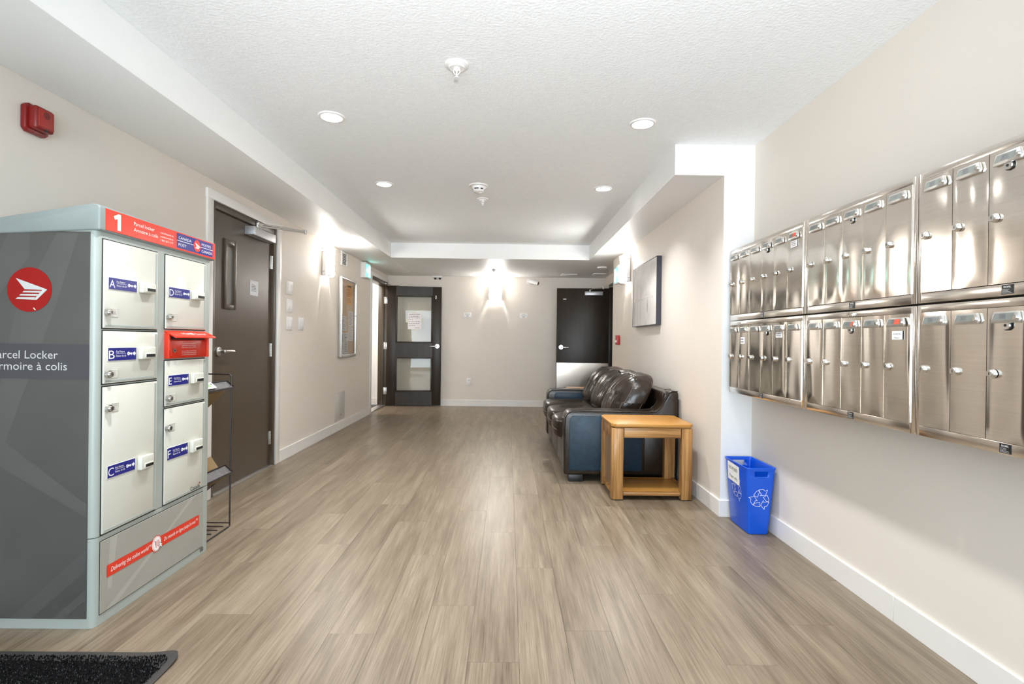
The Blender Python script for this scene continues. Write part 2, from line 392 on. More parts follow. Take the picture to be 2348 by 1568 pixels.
# ------------------------------------------------------------------ doors (structure)
def lever(parent, x, z, s, y=0, m=nickel, name='lever_handle'):
    """s = +1: lever points to +x"""
    b = B(); b.cyl((x, y, z), (x, y-.012, z), .034, m, 24); b.cyl((x, y-.012, z), (x, y-.016, z), .030, m, 24, .026)
    b.cyl((x, y-.016, z), (x, y-.055, z), .012, m, 16)
    b.tube([(x-.004*s, y-.052, z), (x+.03*s, y-.056, z), (x+.075*s, y-.058, z-.001), (x+.118*s, y-.054, z-.003)], .0105, m, 12)
    b.cyl((x, y-.055, z), (x, y-.061, z), .0125, m, 16, .009)
    return b.build(name, parent)
def hinge(parent, x, z, y=0, h=.114):
    b = B(); b.box(x-.030, x-.002, y-.0035, y, z-h/2, z+h/2, nickel, .001); b.box(x+.002, x+.022, y-.0035, y, z-h/2, z+h/2, nickel, .001)
    for k in range(5): b.cyl((x, y-.006, z-h/2+k*h/5+.001), (x, y-.006, z-h/2+(k+1)*h/5-.001), .007, nickel, 12)
    return b.build('hinge', parent)
# door 1: closed bronze steel door in the left wall
d1 = struct('door_1', onL(D1[0], 0))
DW = D1[1]-D1[0]
b = B()
for a, c in ((0, .045), (DW-.05, DW)): b.box(a, c, -.004, .13, 0, 2.045, doorsteel, .003)
b.box(.045, DW-.05, -.004, .13, 1.998, 2.045, doorsteel, .003); b.build('door_frame', d1)
b = B()
b.box(-.072, 0, -.016, 0, 0, 2.05, trimc, .003); b.box(DW, DW+.075, -.016, 0, 0, 2.05, trimc, .003); b.box(-.078, DW+.082, -.019, 0, 2.045, 2.108, trimc, .003)
b.build('door_casing', d1)
sy = .018
b = B(); x0, x1 = .0485, DW-.0535
wx0, wx1, wz0, wz1 = .198, .335, 1.325, 1.805
b.box(x0, wx0, sy, sy+.044, .012, 1.995, doorsteel); b.box(wx1, x1, sy, sy+.044, .012, 1.995, doorsteel)
b.box(wx0, wx1, sy, sy+.044, .012, wz0, doorsteel); b.box(wx0, wx1, sy, sy+.044, wz1, 1.995, doorsteel)
b.build('door_slab', d1)
b = B()
for a, c, e, g in ((wx0-.014, wx0+.020, wz0-.014, wz1+.014), (wx1-.020, wx1+.014, wz0-.014, wz1+.014)): b.box(a, c, sy-.011, sy+.05, e, g, doorsteel, .003)
for e, g in ((wz0-.014, wz0+.020), (wz1-.020, wz1+.014)): b.box(wx0+.019, wx1-.019, sy-.011, sy+.05, e, g, doorsteel, .003)
b.build('window_frame', d1)
B().box(wx0+.012, wx1-.012, sy+.018, sy+.024, wz0+.012, wz1-.012, clearp).build('pane', d1, smooth=False)
b = B(); b.box(wx0, wx1+.3, .11, .115, 1.0, 2.0, darkgap)  # dark sheet stands in for the unlit room behind the pane
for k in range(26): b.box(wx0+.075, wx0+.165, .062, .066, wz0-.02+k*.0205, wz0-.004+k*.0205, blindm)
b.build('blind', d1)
lever(d1, .122, 1.006, 1, sy)
for z in (1.755, 1.002, .245): hinge(d1, DW-.051, z, sy-.001)
b = B(); b.box(.49, .86, sy-.075, sy, 1.905, 1.975, closerm, .006); b.box(.478, .494, sy-.070, sy, 1.908, 1.972, closerm, .003)
b.build('door_closer', d1)
b = B(); b.cyl((.60, sy-.04, 1.972), (.60, sy-.04, 2.005), .014, nickel, 14)
b.tube([(.60, sy-.04, 1.998), (.84, sy-.33, 2.00)], .008, nickel, 8); b.tube([(.84, sy-.33, 2.008), (.64, -.02, 2.022)], .006, nickel, 8)
b.cyl((.84, sy-.33, 1.985), (.84, sy-.33, 2.02), .011, nickel, 12); b.box(.60, .68, -.03, -.004, 2.008, 2.034, nickel, .003)
b.build('closer_arm', d1)
B().box(.045, DW-.05, -.012, .10, 0, .011, alum, .002).build('threshold', d1)
# notice plate on door 1
p = thing('door_notice', 'white notice card stuck on the closed bronze door beneath its closer', 'notice', onL(D1[0]+.57, 1.444, 0))
B().box(0, .135, sy-.002, sy, 0, .118, paperb).build('card', p, smooth=False)
B().lines(.02, .12, .03, .09, 5, sy-.0026, ink, 3).build('print', p, smooth=False)

# door 2: open panelled door at the left end, swung against the back wall
d2 = struct('door_2', onL(D2[0], 0)); DW2 = D2[1]-D2[0]
b = B(); b.box(0, .048, -.004, .14, 0, 2.052, doorsteel, .003); b.box(DW2-.050, DW2, -.004, .14, 0, 2.052, doorsteel, .003); b.box(.048, DW2-.05, -.004, .14, 2.0, 2.052, doorsteel, .003)
b.box(DW2-.066, DW2-.05, .045, .10, 0, 2.0, doorsteel, .002); b.box(.048, .064, .045, .10, 0, 2.0, doorsteel, .002)
b.build('door_frame', d2)
b = B(); b.box(-.068, 0, -.016, 0, 0, 2.052, trimc, .003); b.box(-.068, DW2+.008, -.016, 0, 2.052, 2.108, trimc, .003); b.build('door_casing', d2)
B().box(.048, DW2-.05, .0, .125, 0, .012, alum, .003).build('threshold', d2)
b = B(); b.tube([(DW2-.18, -.02, 2.02), (DW2-.12, -.09, 1.995), (DW2-.03, -.2, 2.00)], .008, nickel, 8); b.box(DW2-.22, DW2-.14, -.025, 0, 2.008, 2.032, nickel, .003); b.build('closer_arm', d2)
A2 = math.atan2(8.716-8.628, .893)
leaf = bpy.data.objects.new('door_leaf', None); C.objects.link(leaf); leaf.parent = d2
leaf.matrix_parent_inverse = d2.matrix_world.inverted(); leaf.matrix_world = Tr(-2.012, 8.628, 0) @ Matrix.Rotation(A2, 4, 'Z')
LW = .897
b = B(); g1 = (.150, .750, 1.052, 1.838); g2 = (.150, .750, .240, .815)
b.box(0, .150, 0, .044, .010, 1.990, doordark, .002); b.box(.750, LW, 0, .044, .010, 1.990, doordark, .002)
for z0, z1 in ((.010, .240), (.815, 1.052), (1.838, 1.990)): b.box(.150, .750, 0, .044, z0, z1, doordark)
b.build('door_slab', leaf)
for g in (g1, g2):
    b = B(); t = .022
    for a, c, e, f in ((g[0], g[0]+t, g[2], g[3]), (g[1]-t, g[1], g[2], g[3]), (g[0]+t, g[1]-t, g[2], g[2]+t), (g[0]+t, g[1]-t, g[3]-t, g[3])): b.box(a, c, -.006, .05, e, f, doordark, .003)
    b.build('window_frame', leaf)
    B().box(g[0]+.01, g[1]-.01, .019, .025, g[2]+.01, g[3]-.01, greyp).build('pane', leaf, smooth=False)
lever(leaf, .833, 1.000, -1, 0, chrome)
for z in (1.75, 1.0, .256): hinge(leaf, -.014, z, -.001)
B().box(.795, .812, -.002, 0, 1.787, 1.845, white).build('white_strip', leaf, smooth=False)
# taped notice on its upper pane
M = leaf.matrix_world
n = thing('taped_notice', 'white handwritten notice taped to the upper glass of the open door', 'notice', Tr(-2.012, 8.628, 0) @ Matrix.Rotation(A2, 4, 'Z') @ Tr(.343, .017, 1.276))
B().box(0, .224, -.001, 0, 0, .272, paper).build('sheet', n, smooth=False)
b = B()
for k, (z, a, e) in enumerate(((.250, .02, .20), (.218, .02, .185), (.192, .012, .195), (.167, .012, .08), (.132, .012, .205), (.098, .012, .19), (.066, .02, .12), (.026, .12, .19))):
    xx = a; rr = random.Random(k)
    while xx < e: l = rr.uniform(.012, .035); b.rect(xx, min(xx+l, e), z-.004, z+.004, -.0016, ink); xx += l+.008
b.build('handwriting', n, smooth=False, kind='stuff')
for x0, x1, z0, z1 in ((.07, .13, .268, .297), (.085, .148, -.026, .004), (-.030, .004, .115, .178), (.220, .247, .112, .178)):
    B().box(x0, x1, -.0018, -.0002, z0, z1, tape).build('tape', n, smooth=False)

# door 3: dark door with kick plate at the right end
d3 = struct('door_3', Tr(XREC, D3[1], 0) @ Rz(-90)); DW3 = D3[1]-D3[0]
b = B(); b.box(0, .048, -.003, .14, 0, 2.03, doordark, .003); b.box(DW3-.048, DW3, -.003, .14, 0, 2.03, doordark, .003); b.box(.048, DW3-.048, -.003, .14, 1.982, 2.03, doordark, .003)
b.build('door_frame', d3)
leaf3 = bpy.data.objects.new('door_leaf', None); C.objects.link(leaf3); leaf3.parent = d3; leaf3.matrix_parent_inverse = d3.matrix_world.inverted()
A3 = math.atan2(8.37-8.44, .868)
leaf3.matrix_world = Tr(.782, 8.44, 0) @ Matrix.Rotation(A3, 4, 'Z'); LW3 = .862
B().box(0, LW3, 0, .044, .010, 1.968, doordark, .002).build('door_slab', leaf3)
B().box(.008, LW3-.012, -.0016, 0, .02, .762, kickm, .0005, 1).build('kick_plate', leaf3, label='stainless kick plate across the lower third')
lever(leaf3, .075, 1.013, 1, 0, chrome)
b = B(); b.box(.443, .735, -.055, 0, 1.850, 1.914, closerm, .006); b.build('door_closer', leaf3)
b = B(); b.cyl((.53, -.03, 1.914), (.53, -.03, 1.945), .012, nickel, 12); b.tube([(.53, -.03, 1.935), (.575, -.035, 1.958), (.735, -.05, 1.966)], .0075, nickel, 8)
b.cyl((.735, -.05, 1.95), (.735, -.05, 1.992), .010, nickel, 12); b.tube([(.735, -.05, 1.972), (.872, -.22, 1.975)], .006, nickel, 8); b.build('closer_arm', leaf3)
for z in (1.75, 1.0, .256): hinge(leaf3, LW3+.004, z, -.001)
B().box(.100, .152, -.002, 0, 1.785, 1.799, white).build('white_strip', leaf3, smooth=False)

# ------------------------------------------------------------------ ceiling fittings
def downlight(x, y, label):
    t = thing('recessed_downlight', label, 'light', Tr(x, y, ZC), 'recessed lights in the ceiling')
    B().lathe([(.054, -.001), (.060, -.008), (.072, -.006), (.076, 0)], plastw, 40).build('trim_ring', t)
    B().lathe([(.0, -.0065), (.056, -.0065)], ledm, 40).build('led_lens', t)
    l = bpy.data.lights.new('downlight_lamp', 'AREA'); l.shape = 'DISK'; l.size = .11; l.energy = DOWN; l.color = (.975, .99, 1); l.spread = R(108)
    o = bpy.data.objects.new('downlight_lamp', l); C.objects.link(o); o.parent = t; o.location = (0, 0, -.012)
downlight(-1.024, 2.988, 'recessed ceiling light nearest the parcel locker')
downlight(.763, 3.015, 'recessed ceiling light nearest the steel mailboxes')
downlight(-1.027, 4.262, 'smaller-looking recessed ceiling light beyond, on the bronze door side')
downlight(.768, 4.302, 'recessed ceiling light over the leather sofa')
for x in (-1.024, .763):
    downlight(x, 1.70, 'recessed ceiling light just out of the photo above the '+('parcel locker side' if x < 0 else 'mailbox side'))
def sprinkler(x, y, z, r, label, d=.06):
    t = thing('fire_sprinkler', label, 'sprinkler', Tr(x, y, z))
    B().lathe([(r*.62, -.012), (r*.78, -.010), (r*.95, -.006), (r, 0)], plastw, 36).lathe([(r*.5, -.016), (r*.62, -.018), (r*.68, -.010)], plastw, 30).build('escutcheon', t)
    b = B().lathe([(.006, -d), (.004, -d+.010), (.004, -.03), (.012, -.026), (.014, -.010)], plastw, 14)
    b.tube([(.004, 0, -d+.012), (.015, 0, -.034), (.012, 0, -.018)], .0022, plastw, 6); b.tube([(-.004, 0, -d+.012), (-.015, 0, -.034), (-.012, 0, -.018)], .0022, plastw, 6)
    b.lathe([(.0, -d-.002), (.013, -d-.002), (.013, -d), (.0, -d+.003)], plastw, 14); b.build('head', t)
sprinkler(-.252, 2.405, ZC, .056, 'large-looking white sprinkler head on the ceiling before the smoke detector')
sprinkler(-.243, 4.672, ZC, .050, 'white sprinkler head just beyond the smoke detector')
sprinkler(-.232, 7.90, ZS, .034, 'small sprinkler head over the sconce of the end wall')
t = thing('smoke_detector', 'white round smoke detector with black vents on the ceiling', 'smoke detector', Tr(-.258, 4.272, ZC))
B().lathe([(.0, -.056), (.030, -.056), (.040, -.050), (.052, -.024), (.055, -.012), (.076, -.008), (.078, 0)], plastw, 40).build('housing', t)
b = B()
for a0, a1 in ((-130, -85), (-68, -40), (40, 80), (100, 140), (160, 200)):
    k = [R(a0+(a1-a0)*i/6) for i in range(7)]
    P = [(.0475*cos(a), .0475*sin(a), -.038) for a in k]+[(.0510*cos(a), .0510*sin(a), -.030) for a in k]
    b.add(P, [(i, i+1, i+8, i+7) for i in range(6)], black)
b.build('vent_slot', t, kind='stuff')
t = thing('ceiling_speaker', 'flat white disc on the low ceiling above the right-hand dark door', 'speaker', Tr(1.335, 7.46, ZS))
B().lathe([(0, -.024), (.052, -.024), (.066, -.018), (.070, 0)], plastw, 36).build('housing', t)
for i, (x0, x1, y0, lab) in enumerate(((.835, 1.09, 8.26, 'flush white access hatch in low ceiling, over the dark door handle side'), (1.325, 1.53, 8.13, 'flush white access hatch in low ceiling, over the dark door hinge side'))):
    t = thing('ceiling_hatch', lab, 'hatch', Tr((x0+x1)/2, y0+.1, ZS)); w_ = (x1-x0)/2
    B().box(-w_, w_, -.1, .1, -.010, 0, plastw, .003).build('rim', t); B().box(-w_+.018, w_-.018, -.082, .082, -.013, -.009, plastw, .002).build('panel', t)

# ------------------------------------------------------------------ wall lamps
def sconce(M, label):
    t = thing('wall_sconce', label, 'wall lamp', M, 'wall sconces')
    hw, hh, dp = .105, .150, .095
    def arc(k, off=0): a = pi*k; return (-(hw+off)*cos(a), -(dp+off)*sin(a)-.004)
    n = 20; b = B(); P = [arc(i/n) for i in range(n+1)]; V = [(p[0], p[1], z) for z in (-hh+.006, hh-.006) for p in P]
    b.add(V, [(i, i+1, n+2+i, n+1+i) for i in range(n)], shade); b.build('shade', t)
    b = B(); b.add([(p[0]*.965, p[1]*.955-.002, z) for z in (-hh+.007, hh-.007) for p in P], [(n+1+i, n+2+i, i+1, i) for i in range(n)], plastw); b.build('added_shade_liner', t)  # inner skin added to stop the shade's glow spilling out below
    B().box(-hw, hw, -.006, 0, -hh, hh, sconcem, .001).build('back_plate', t)
    B().prism([(p[0]*.86, p[1]*.86-.006) for p in P], -hh+.014, -hh+.018, plastw, 'z').build('added_bottom_baffle', t)  # opaque plate added to cut the pool of light underneath
    for z, h in ((hh-.003, .0045), (hh-.043, .0035), (-hh+.046, .0035), (-hh+.003, .0045)):
        B().tube([(*arc(i/n, .008), z) for i in range(n+1)], h, sconcem, 6).build('band', t)
    for k in (.0, 1.0): p = arc(k, .002); B().box(p[0]-.0055, p[0]+.0055, p[1]-.008, 0, -hh, hh, sconcem, .001).build('side_bar', t); B().box(p[0]-.003, p[0]+.003, p[1]-.044, p[1]-.008, -hh+.004, hh-.004, plastw, .001).build('added_side_shield', t)  # white side strips added to keep the shade's glow off the wall
    for k in (.115, .885): p = arc(k, .008); B().box(p[0]-.004, p[0]+.004, p[1]-.003, p[1]+.003, -hh, hh, sconcem, .001).build('side_bar', t)
    p = arc(.5, .008)
    for z0, z1 in ((hh-.043, hh-.003), (-hh+.003, -hh+.046)): B().box(-.003, .003, p[1]-.002, p[1]+.003, z0, z1, sconcem, .0005).build('centre_bar', t)
    for z, dz in ((.075, 1), (-.075, -1)):
        l = bpy.data.lights.new('sconce_bulb', 'POINT'); l.energy = SCONCE*(.96 if dz > 0 else .025); l.shadow_soft_size = .03; l.color = (1, .985, .955)
        o = bpy.data.objects.new('sconce_bulb', l); C.objects.link(o); o.parent = t; o.location = (0, -.05, z)
sconce(onL(5.775, 1.942), 'white half-round sconce between light switches and notice board')
sconce(onB(-.223, 1.945), 'white half-round sconce with sconcem bars centred on the end wall')
sconce(onR(5.945, 1.938, XS), 'white half-round sconce beside the framed picture and exit sign')

# ------------------------------------------------------------------ things on the left wall
t = thing('fire_alarm_horn', 'dark red fire alarm sounder high above the parcel locker', 'fire alarm', onL(2.232, 2.016))
B().prism([(-.056, -.046), (-.040, -.060), (.040, -.060), (.056, -.046), (.056, .046), (.040, .060), (-.040, .060), (-.056, .046)], -.022, 0, alarmred, 'y', .004).build('base', t)
B().box(-.044, .046, -.058, -.015, -.046, .052, alarmred, .012, 3).build('housing', t)
b = B().box(-.034, .040, -.0605, -.05, -.034, .044, alarmface, .004)
for i in range(5):
    for j in range(5):
        if abs(i-2)+abs(j-2) < 4: b.box(-.012+i*.006, -.0085+i*.006, -.0612, -.060, .006+j*.006, .0095+j*.006, black)
b.build('grille', t)
b = B().box(-.004, .006, -.0612, -.056, -.0475, -.040, black); b.build('test_hole', t)
def plate(y, z, label, kind='light_switch'):
    t = thing(kind, label, 'light switch', onL(y, z), 'switch plates on the left wall')
    B().box(-.0625, .0625, -.007, 0, -.060, .060, plastw, .003).build('plate', t)
    for x in (-.028, .028): B().box(x-.0165, x+.0165, -.010, -.006, -.034, .034, plastw, .003).build('rocker', t)
plate(4.845, 1.571, 'white switch plate, top of the three stacked beside the bronze door')
plate(4.847, 1.406, 'white switch plate, middle one of the three stacked beside the bronze door')
plate(4.847, 1.243, 'white switch plate, lowest of the three stacked beside the bronze door')
plate(5.115, 1.247, 'white switch plate standing apart, off the stack of three')
t = thing('vent_grille', 'small white louvred vent between the sconce and exit sign', 'vent', onL(6.44, 2.088))
b = B(); hw, hh = .125, .088
b.box(-hw, -hw+.045, -.009, 0, -hh, hh, plastw, .002); b.box(hw-.045, hw, -.009, 0, -hh, hh, plastw, .002); b.box(-hw+.045, hw-.045, -.009, 0, hh-.022, hh, plastw, .002); b.box(-hw+.045, hw-.045, -.009, 0, -hh, -hh+.018, plastw, .002)
b.build('frame', t); B().rect(-hw+.04, hw-.04, -hh+.01, hh-.01, -.0008, black).build('backing', t, smooth=False)
for k in range(7):
    z = -.060+k*.0195
    B().prism([(-.008, z), (-.0065, z), (-.0015, z+.011), (-.003, z+.011)], -hw+.046, hw-.046, plastw, 'x').build('slat', t, smooth=False)
def exit_sign(M, label, flip=1):
    t = thing('exit_sign', label, 'exit sign', M, 'green running man exit signs')
    B().box(-.125, .125, -.075, 0, -.105, .105, plastw, .005).build('housing', t)
    B().box(-.112, .112, -.0775, -.074, -.088, .082, exitg, .002).build('lit_face', t)
    b = B(); y = -.0782; f = flip
    P = lambda pts: [(f*px, pz) for px, pz in pts] if f > 0 else [(f*px, pz) for px, pz in pts][::-1]
    b.flat(P([(-.100, 0), (-.055, .050), (-.055, .022), (-.018, .022), (-.018, -.022), (-.055, -.022), (-.055, -.050)]), y, exitw)     # arrow
    b.flat(P([(.005, -.078), (.100, -.078), (.100, .072), (.005, .072)]), y, exitw)                                                     # doorway
    b.disc(f*.040, .048, .013, y-.0006, exitg, 16)
    b.flat(P([(.030, .032), (.058, .032), (.085, .010), (.080, .003), (.060, .016), (.058, -.010), (.082, -.040), (.070, -.072), (.060, -.068), (.066, -.042), (.045, -.022), (.030, -.045), (.008, -.052), (.008, -.042), (.026, -.034), (.036, -.008), (.034, .014), (.016, .004), (.010, .012)]), y-.0006, exitg)
    b.build('running_man_symbol', t, smooth=False)
exit_sign(onL(7.275, 2.055), 'green lit exit sign near the vent and open glazed door')
exit_sign(onR(6.275, 1.915, XS), 'green lit exit sign half hidden by the sconce beside the picture', -1)
# notice board
t = thing('notice_board', 'tall glazed aluminium notice board with cork back', 'notice board', onL(6.545, 1.37)); hw, hh = .305, .485
B().box(-hw+.01, hw-.01, -.012, 0, -hh+.01, hh-.01, cork).build('cork_back', t, smooth=False)
for a, c, e, f in ((-hw, -hw+.030, -hh, hh), (hw-.024, hw, -hh, hh)): B().box(a, c, -.044, 0, e, f, alum, .006).build('frame', t)
for e, f in ((-hh-.004, -hh+.030), (hh-.024, hh)): B().box(-hw+.028, hw-.022, -.044, 0, e, f, alum, .006).build('frame', t)
B().box(-hw+.026, hw-.02, -.030, -.027, -hh+.024, hh-.02, clearp).build('pane', t, smooth=False)
B().cyl((hw-.030, -.044, .035), (hw-.030, -.034, .035), .008, nickel, 14).build('lock', t)
def sheet(x, z, w_, h_, m, label, name='notice_sheet', seed=1, n=12, head=False):
    o = thing(name, label, 'notice', onL(6.545, 1.37) @ Tr(x, -.0125, z))
    B().box(0, w_, -.0012, 0, 0, h_, m).build('sheet', o, smooth=False)
    b = B().lines(w_*.1, w_*.9, h_*.08, h_*(.8 if head else .94), n, -.0018, ink, seed, .28)
    if head: b.rect(w_*.15, w_*.85, h_*.84, h_*.93, -.0018, ink)
    b.build('print', o, smooth=False)
sheet(-.02, .165, .20, .262, orangep, 'orange sheet pinned at the top of the notice board', seed=4, n=8, head=True)
sheet(-.272, -.45, .150, .262, paperb, 'white sheet at the bottom corner of the notice board, by the sconce side', seed=5, n=13)
sheet(-.112, -.45, .150, .262, paperb, 'white sheet beside the bottom corner sheet in the notice board', seed=6, n=13)
sheet(.055, -.105, .21, .19, paper, 'pale sheet at mid height of the notice board, nearest its lock', seed=7, n=9)
sheet(.065, -.29, .19, .17, paper, 'pale sheet just under the mid-height one in the notice board', seed=8, n=9)
sheet(-.25, -.165, .22, .18, paper, 'pale wide sheet above the two bottom white sheets in the notice board', seed=9, n=9)
t = thing('access_panel', 'grey metal access panel low on the wall under the notice board', 'access panel', onL(6.335, .292))
B().box(-.178, .178, -.004, 0, -.172, .172, plastg, .0015).build('rim', t); B().box(-.170, .170, -.008, -.003, -.150, .150, plastg, .002).build('door_panel', t)
B().cyl((.02, -.008, -.105), (.02, -.018, -.105), .010, nickel, 14).build('latch', t)

# ------------------------------------------------------------------ end wall
t = thing('security_camera', 'white box with two black lenses above the open glazed door', 'camera', onB(-1.195, 2.150))
B().box(-.078, .078, -.060, 0, -.002, .030, plastw, .006).build('housing', t)
for x in (-.04, .04): B().lathe([(0, -.034), (.012, -.032), (.021, -.018), (.022, 0)], lensb, 18, T=Tr(x, -.034, 0)).build('lens', t)
t = thing('bullet_camera', 'white bullet camera on bracket between sconce and dark door', 'camera', onB(.335, 2.105))
B().cyl((0, 0, 0), (0, -.022, 0), .042, plastw, 22).cyl((0, -.02, 0), (.045, -.07, -.012), .014, plastw, 12).build('bracket', t)
B().cyl((.020, -.060, .006), (.150, -.110, -.040), .034, plastw, 20).cyl((.150, -.110, -.040), (.156, -.1125, -.042), .034, greyprint, 20, .030).build('barrel', t)
B().cyl((.154, -.112, -.0415), (.160, -.1145, -.0435), .022, lensb, 18).build('lens', t)
for x, z, lab in ((-.687, 1.536, 'small white sign on end wall between glazed door and sconce'), (.2545, 1.531, 'small white sign on end wall between sconce and dark door')):
    t = thing('wall_sign', lab, 'sign', onB(x, z))
    B().box(-.064, .064, -.004, 0, -.036, .036, white, .001).build('plate', t)
    b = B().lines(-.045, .045, -.004, .026, 2, -.0046, greyprint, int(x*10), .4); b.rect(-.022, .02, -.026, -.018, -.0046, ink); b.build('print', t, smooth=False)
t = thing('wall_outlet', 'white power outlet low on the end wall', 'outlet', onB(-.655, .412))
B().box(-.036, .036, -.006, 0, -.057, .057, plastw, .003).build('plate', t)
for z in (-.026, .026):
    b = B().box(-.017, .017, -.0085, -.005, z-.015, z+.015, plastw, .003)
    b.box(-.0075, -.0055, -.009, -.008, z-.004, z+.006, black).box(.0055, .0075, -.009, -.008, z-.004, z+.006, black).cyl((0, -.0082, z-.009), (0, -.009, z-.009), .003, black, 8); b.build('socket', t)

# ------------------------------------------------------------------ sofa wall
t = thing('framed_picture', 'pale abstract print in a deep navy frame above the sofa', 'picture', onR(5.105, 1.577, XS)); hw, hh = .443, .310
for a, c, e, f in ((-hw, -hw+.008, -hh, hh), (hw-.008, hw, -hh, hh), (-hw+.008, hw-.008, -hh, -hh+.008), (-hw+.008, hw-.008, hh-.008, hh)): B().box(a, c, -.046, 0, e, f, navyf, .001, 1).build('frame', t)
B().box(-hw+.006, hw-.006, -.043, -.002, -hh+.006, hh-.006, artm).build('print', t, smooth=False)
b = B(); y = -.0436
for x, w_, z0, z1, m in ((-.41, .05, -.30, -.05, artg), (-.34, .03, -.29, -.02, artg2), (-.255, .02, -.30, .0, artg2), (-.14, .025, -.27, .18, artg2), (-.10, .012, -.24, .12, artg2), (.05, .37, -.02, .10, artg2), (-.22, .55, -.055, -.035, artg2)):
    b.rect(x, x+w_, z0, z1, y, m)
b.disc(.13, -.06, .030, y-.0004, artg, 14, rx=.022); b.flat([(.115, -.09), (.150, -.09), (.158, -.15), (.140, -.19), (.112, -.18), (.108, -.13)], y-.0004, artg)
b.build('printed_shapes', t, smooth=False)
t = thing('pull_station', 'small red fire alarm pull station below the exit sign', 'fire alarm', onR(6.405, 1.132, XS))
B().box(-.044, .044, -.042, 0, -.058, .058, alarmface, .005).build('housing', t); B().box(-.030, .030, -.050, -.040, -.030, -.002, white, .002).build('pull_bar', t)

# ------------------------------------------------------------------ parcel locker
LX, LY = -1.55, 1.974
lx = lambda Y: Y*.96875-LY
lz = lambda z: 1.106+(z-1.106)*.96875
lk = thing('parcel_locker', 'tall grey parcel locker with red header and blue lettered stickers', 'locker', Tr(LX, LY, 0) @ Rz(90))
LWD, LD = .752, .468
def rounded(x0, x1, y0, y1, r, n=6):
    P = []
    for cx, cy, a0 in ((x1-r, y1-r, 0), (x0+r, y1-r, 90), (x0+r, y0+r, 180), (x1-r, y0+r, 270)):
        P += [(cx+r*cos(R(a0+90*i/n)), cy+r*sin(R(a0+90*i/n))) for i in range(n+1)]
    return P
zseam = lz(.3145)
B().prism(rounded(0, LWD, 0, LD, .022), .0, zseam-.0015, lockframe, 'z').prism(rounded(0, LWD, 0, LD, .022), zseam+.0015, 1.512, lockframe, 'z').prism(rounded(.004, LWD-.004, .004, LD-.004, .02), zseam-.002, zseam+.002, darkgap, 'z').build('cabinet', lk)
capy = [(-.013, 1.503), (-.013, 1.592), (-.004, 1.602), (.02, 1.604), (LD+.004, 1.528), (LD+.004, 1.480), (.02, 1.503)]
B().prism(capy, -.007, LWD+.012, lockcap, 'x', .007, 3).build('cap', lk)
# header sign
x0, x1, z0, z1 = .020, LWD+.008, 1.5095, 1.5915; y = -.0145
b = B(); b.box(x0, x1, y, -.010, z0, z1, redm, .001, 1); yy = y-.0007
b.flat([(.079, 1.519), (.097, 1.519), (.097, 1.583), (.083, 1.583), (.059, 1.570), (.066, 1.557), (.079, 1.564)], yy, white); b.text('Parcel locker', .168, 1.559, yy, .0145, white, .124); b.text('Armoire à colis', .168, 1.535, yy, .0145, white, .147)
for k, s in enumerate(('canadapost.ca', 'postescanada.ca', '1 866 267-1177')): b.text(s, .331, 1.560-k*.0165, yy, .0082, white, .088)
b.rect(.444, .735, 1.518, 1.586, yy, bluem); y3 = yy-.0006
b.text('CANADA', .456, 1.5605, y3, .0125, white, .098); b.text('POST', .456, 1.5285, y3, .0125, white, .058); b.text('POSTES', .638, 1.5605, y3, .0125, white, .080); b.text('CANADA', .638, 1.5285, y3, .0125, white, .090)
b.rect(.444, .575, 1.551, 1.5535, y3, white); b.rect(.625, .735, 1.551, 1.5535, y3, white)
def wing(b, cx, cz, s, y, m, T=None):
    Q = lambda pts: [(cx+(px-354)*s, cz-(pz-370)*s) for px, pz in pts]
    for pts in ([(300, 366), (500, 373), (560, 367), (195, 237)], [(405, 487), (440, 487), (560, 367), (500, 373)], [(275, 402), (470, 405), (490, 382), (290, 385)], [(237, 440), (440, 443), (457, 420), (255, 422)], [(195, 480), (405, 487), (424, 457), (220, 459)]):
        b.flat(Q(pts), y, m, T)
b.disc(.600, 1.552, .0285, y3-.0003, redm); wing(b, .600, 1.552, .0285/257, y3-.0008, white)
b.build('header_sign', lk, smooth=False)
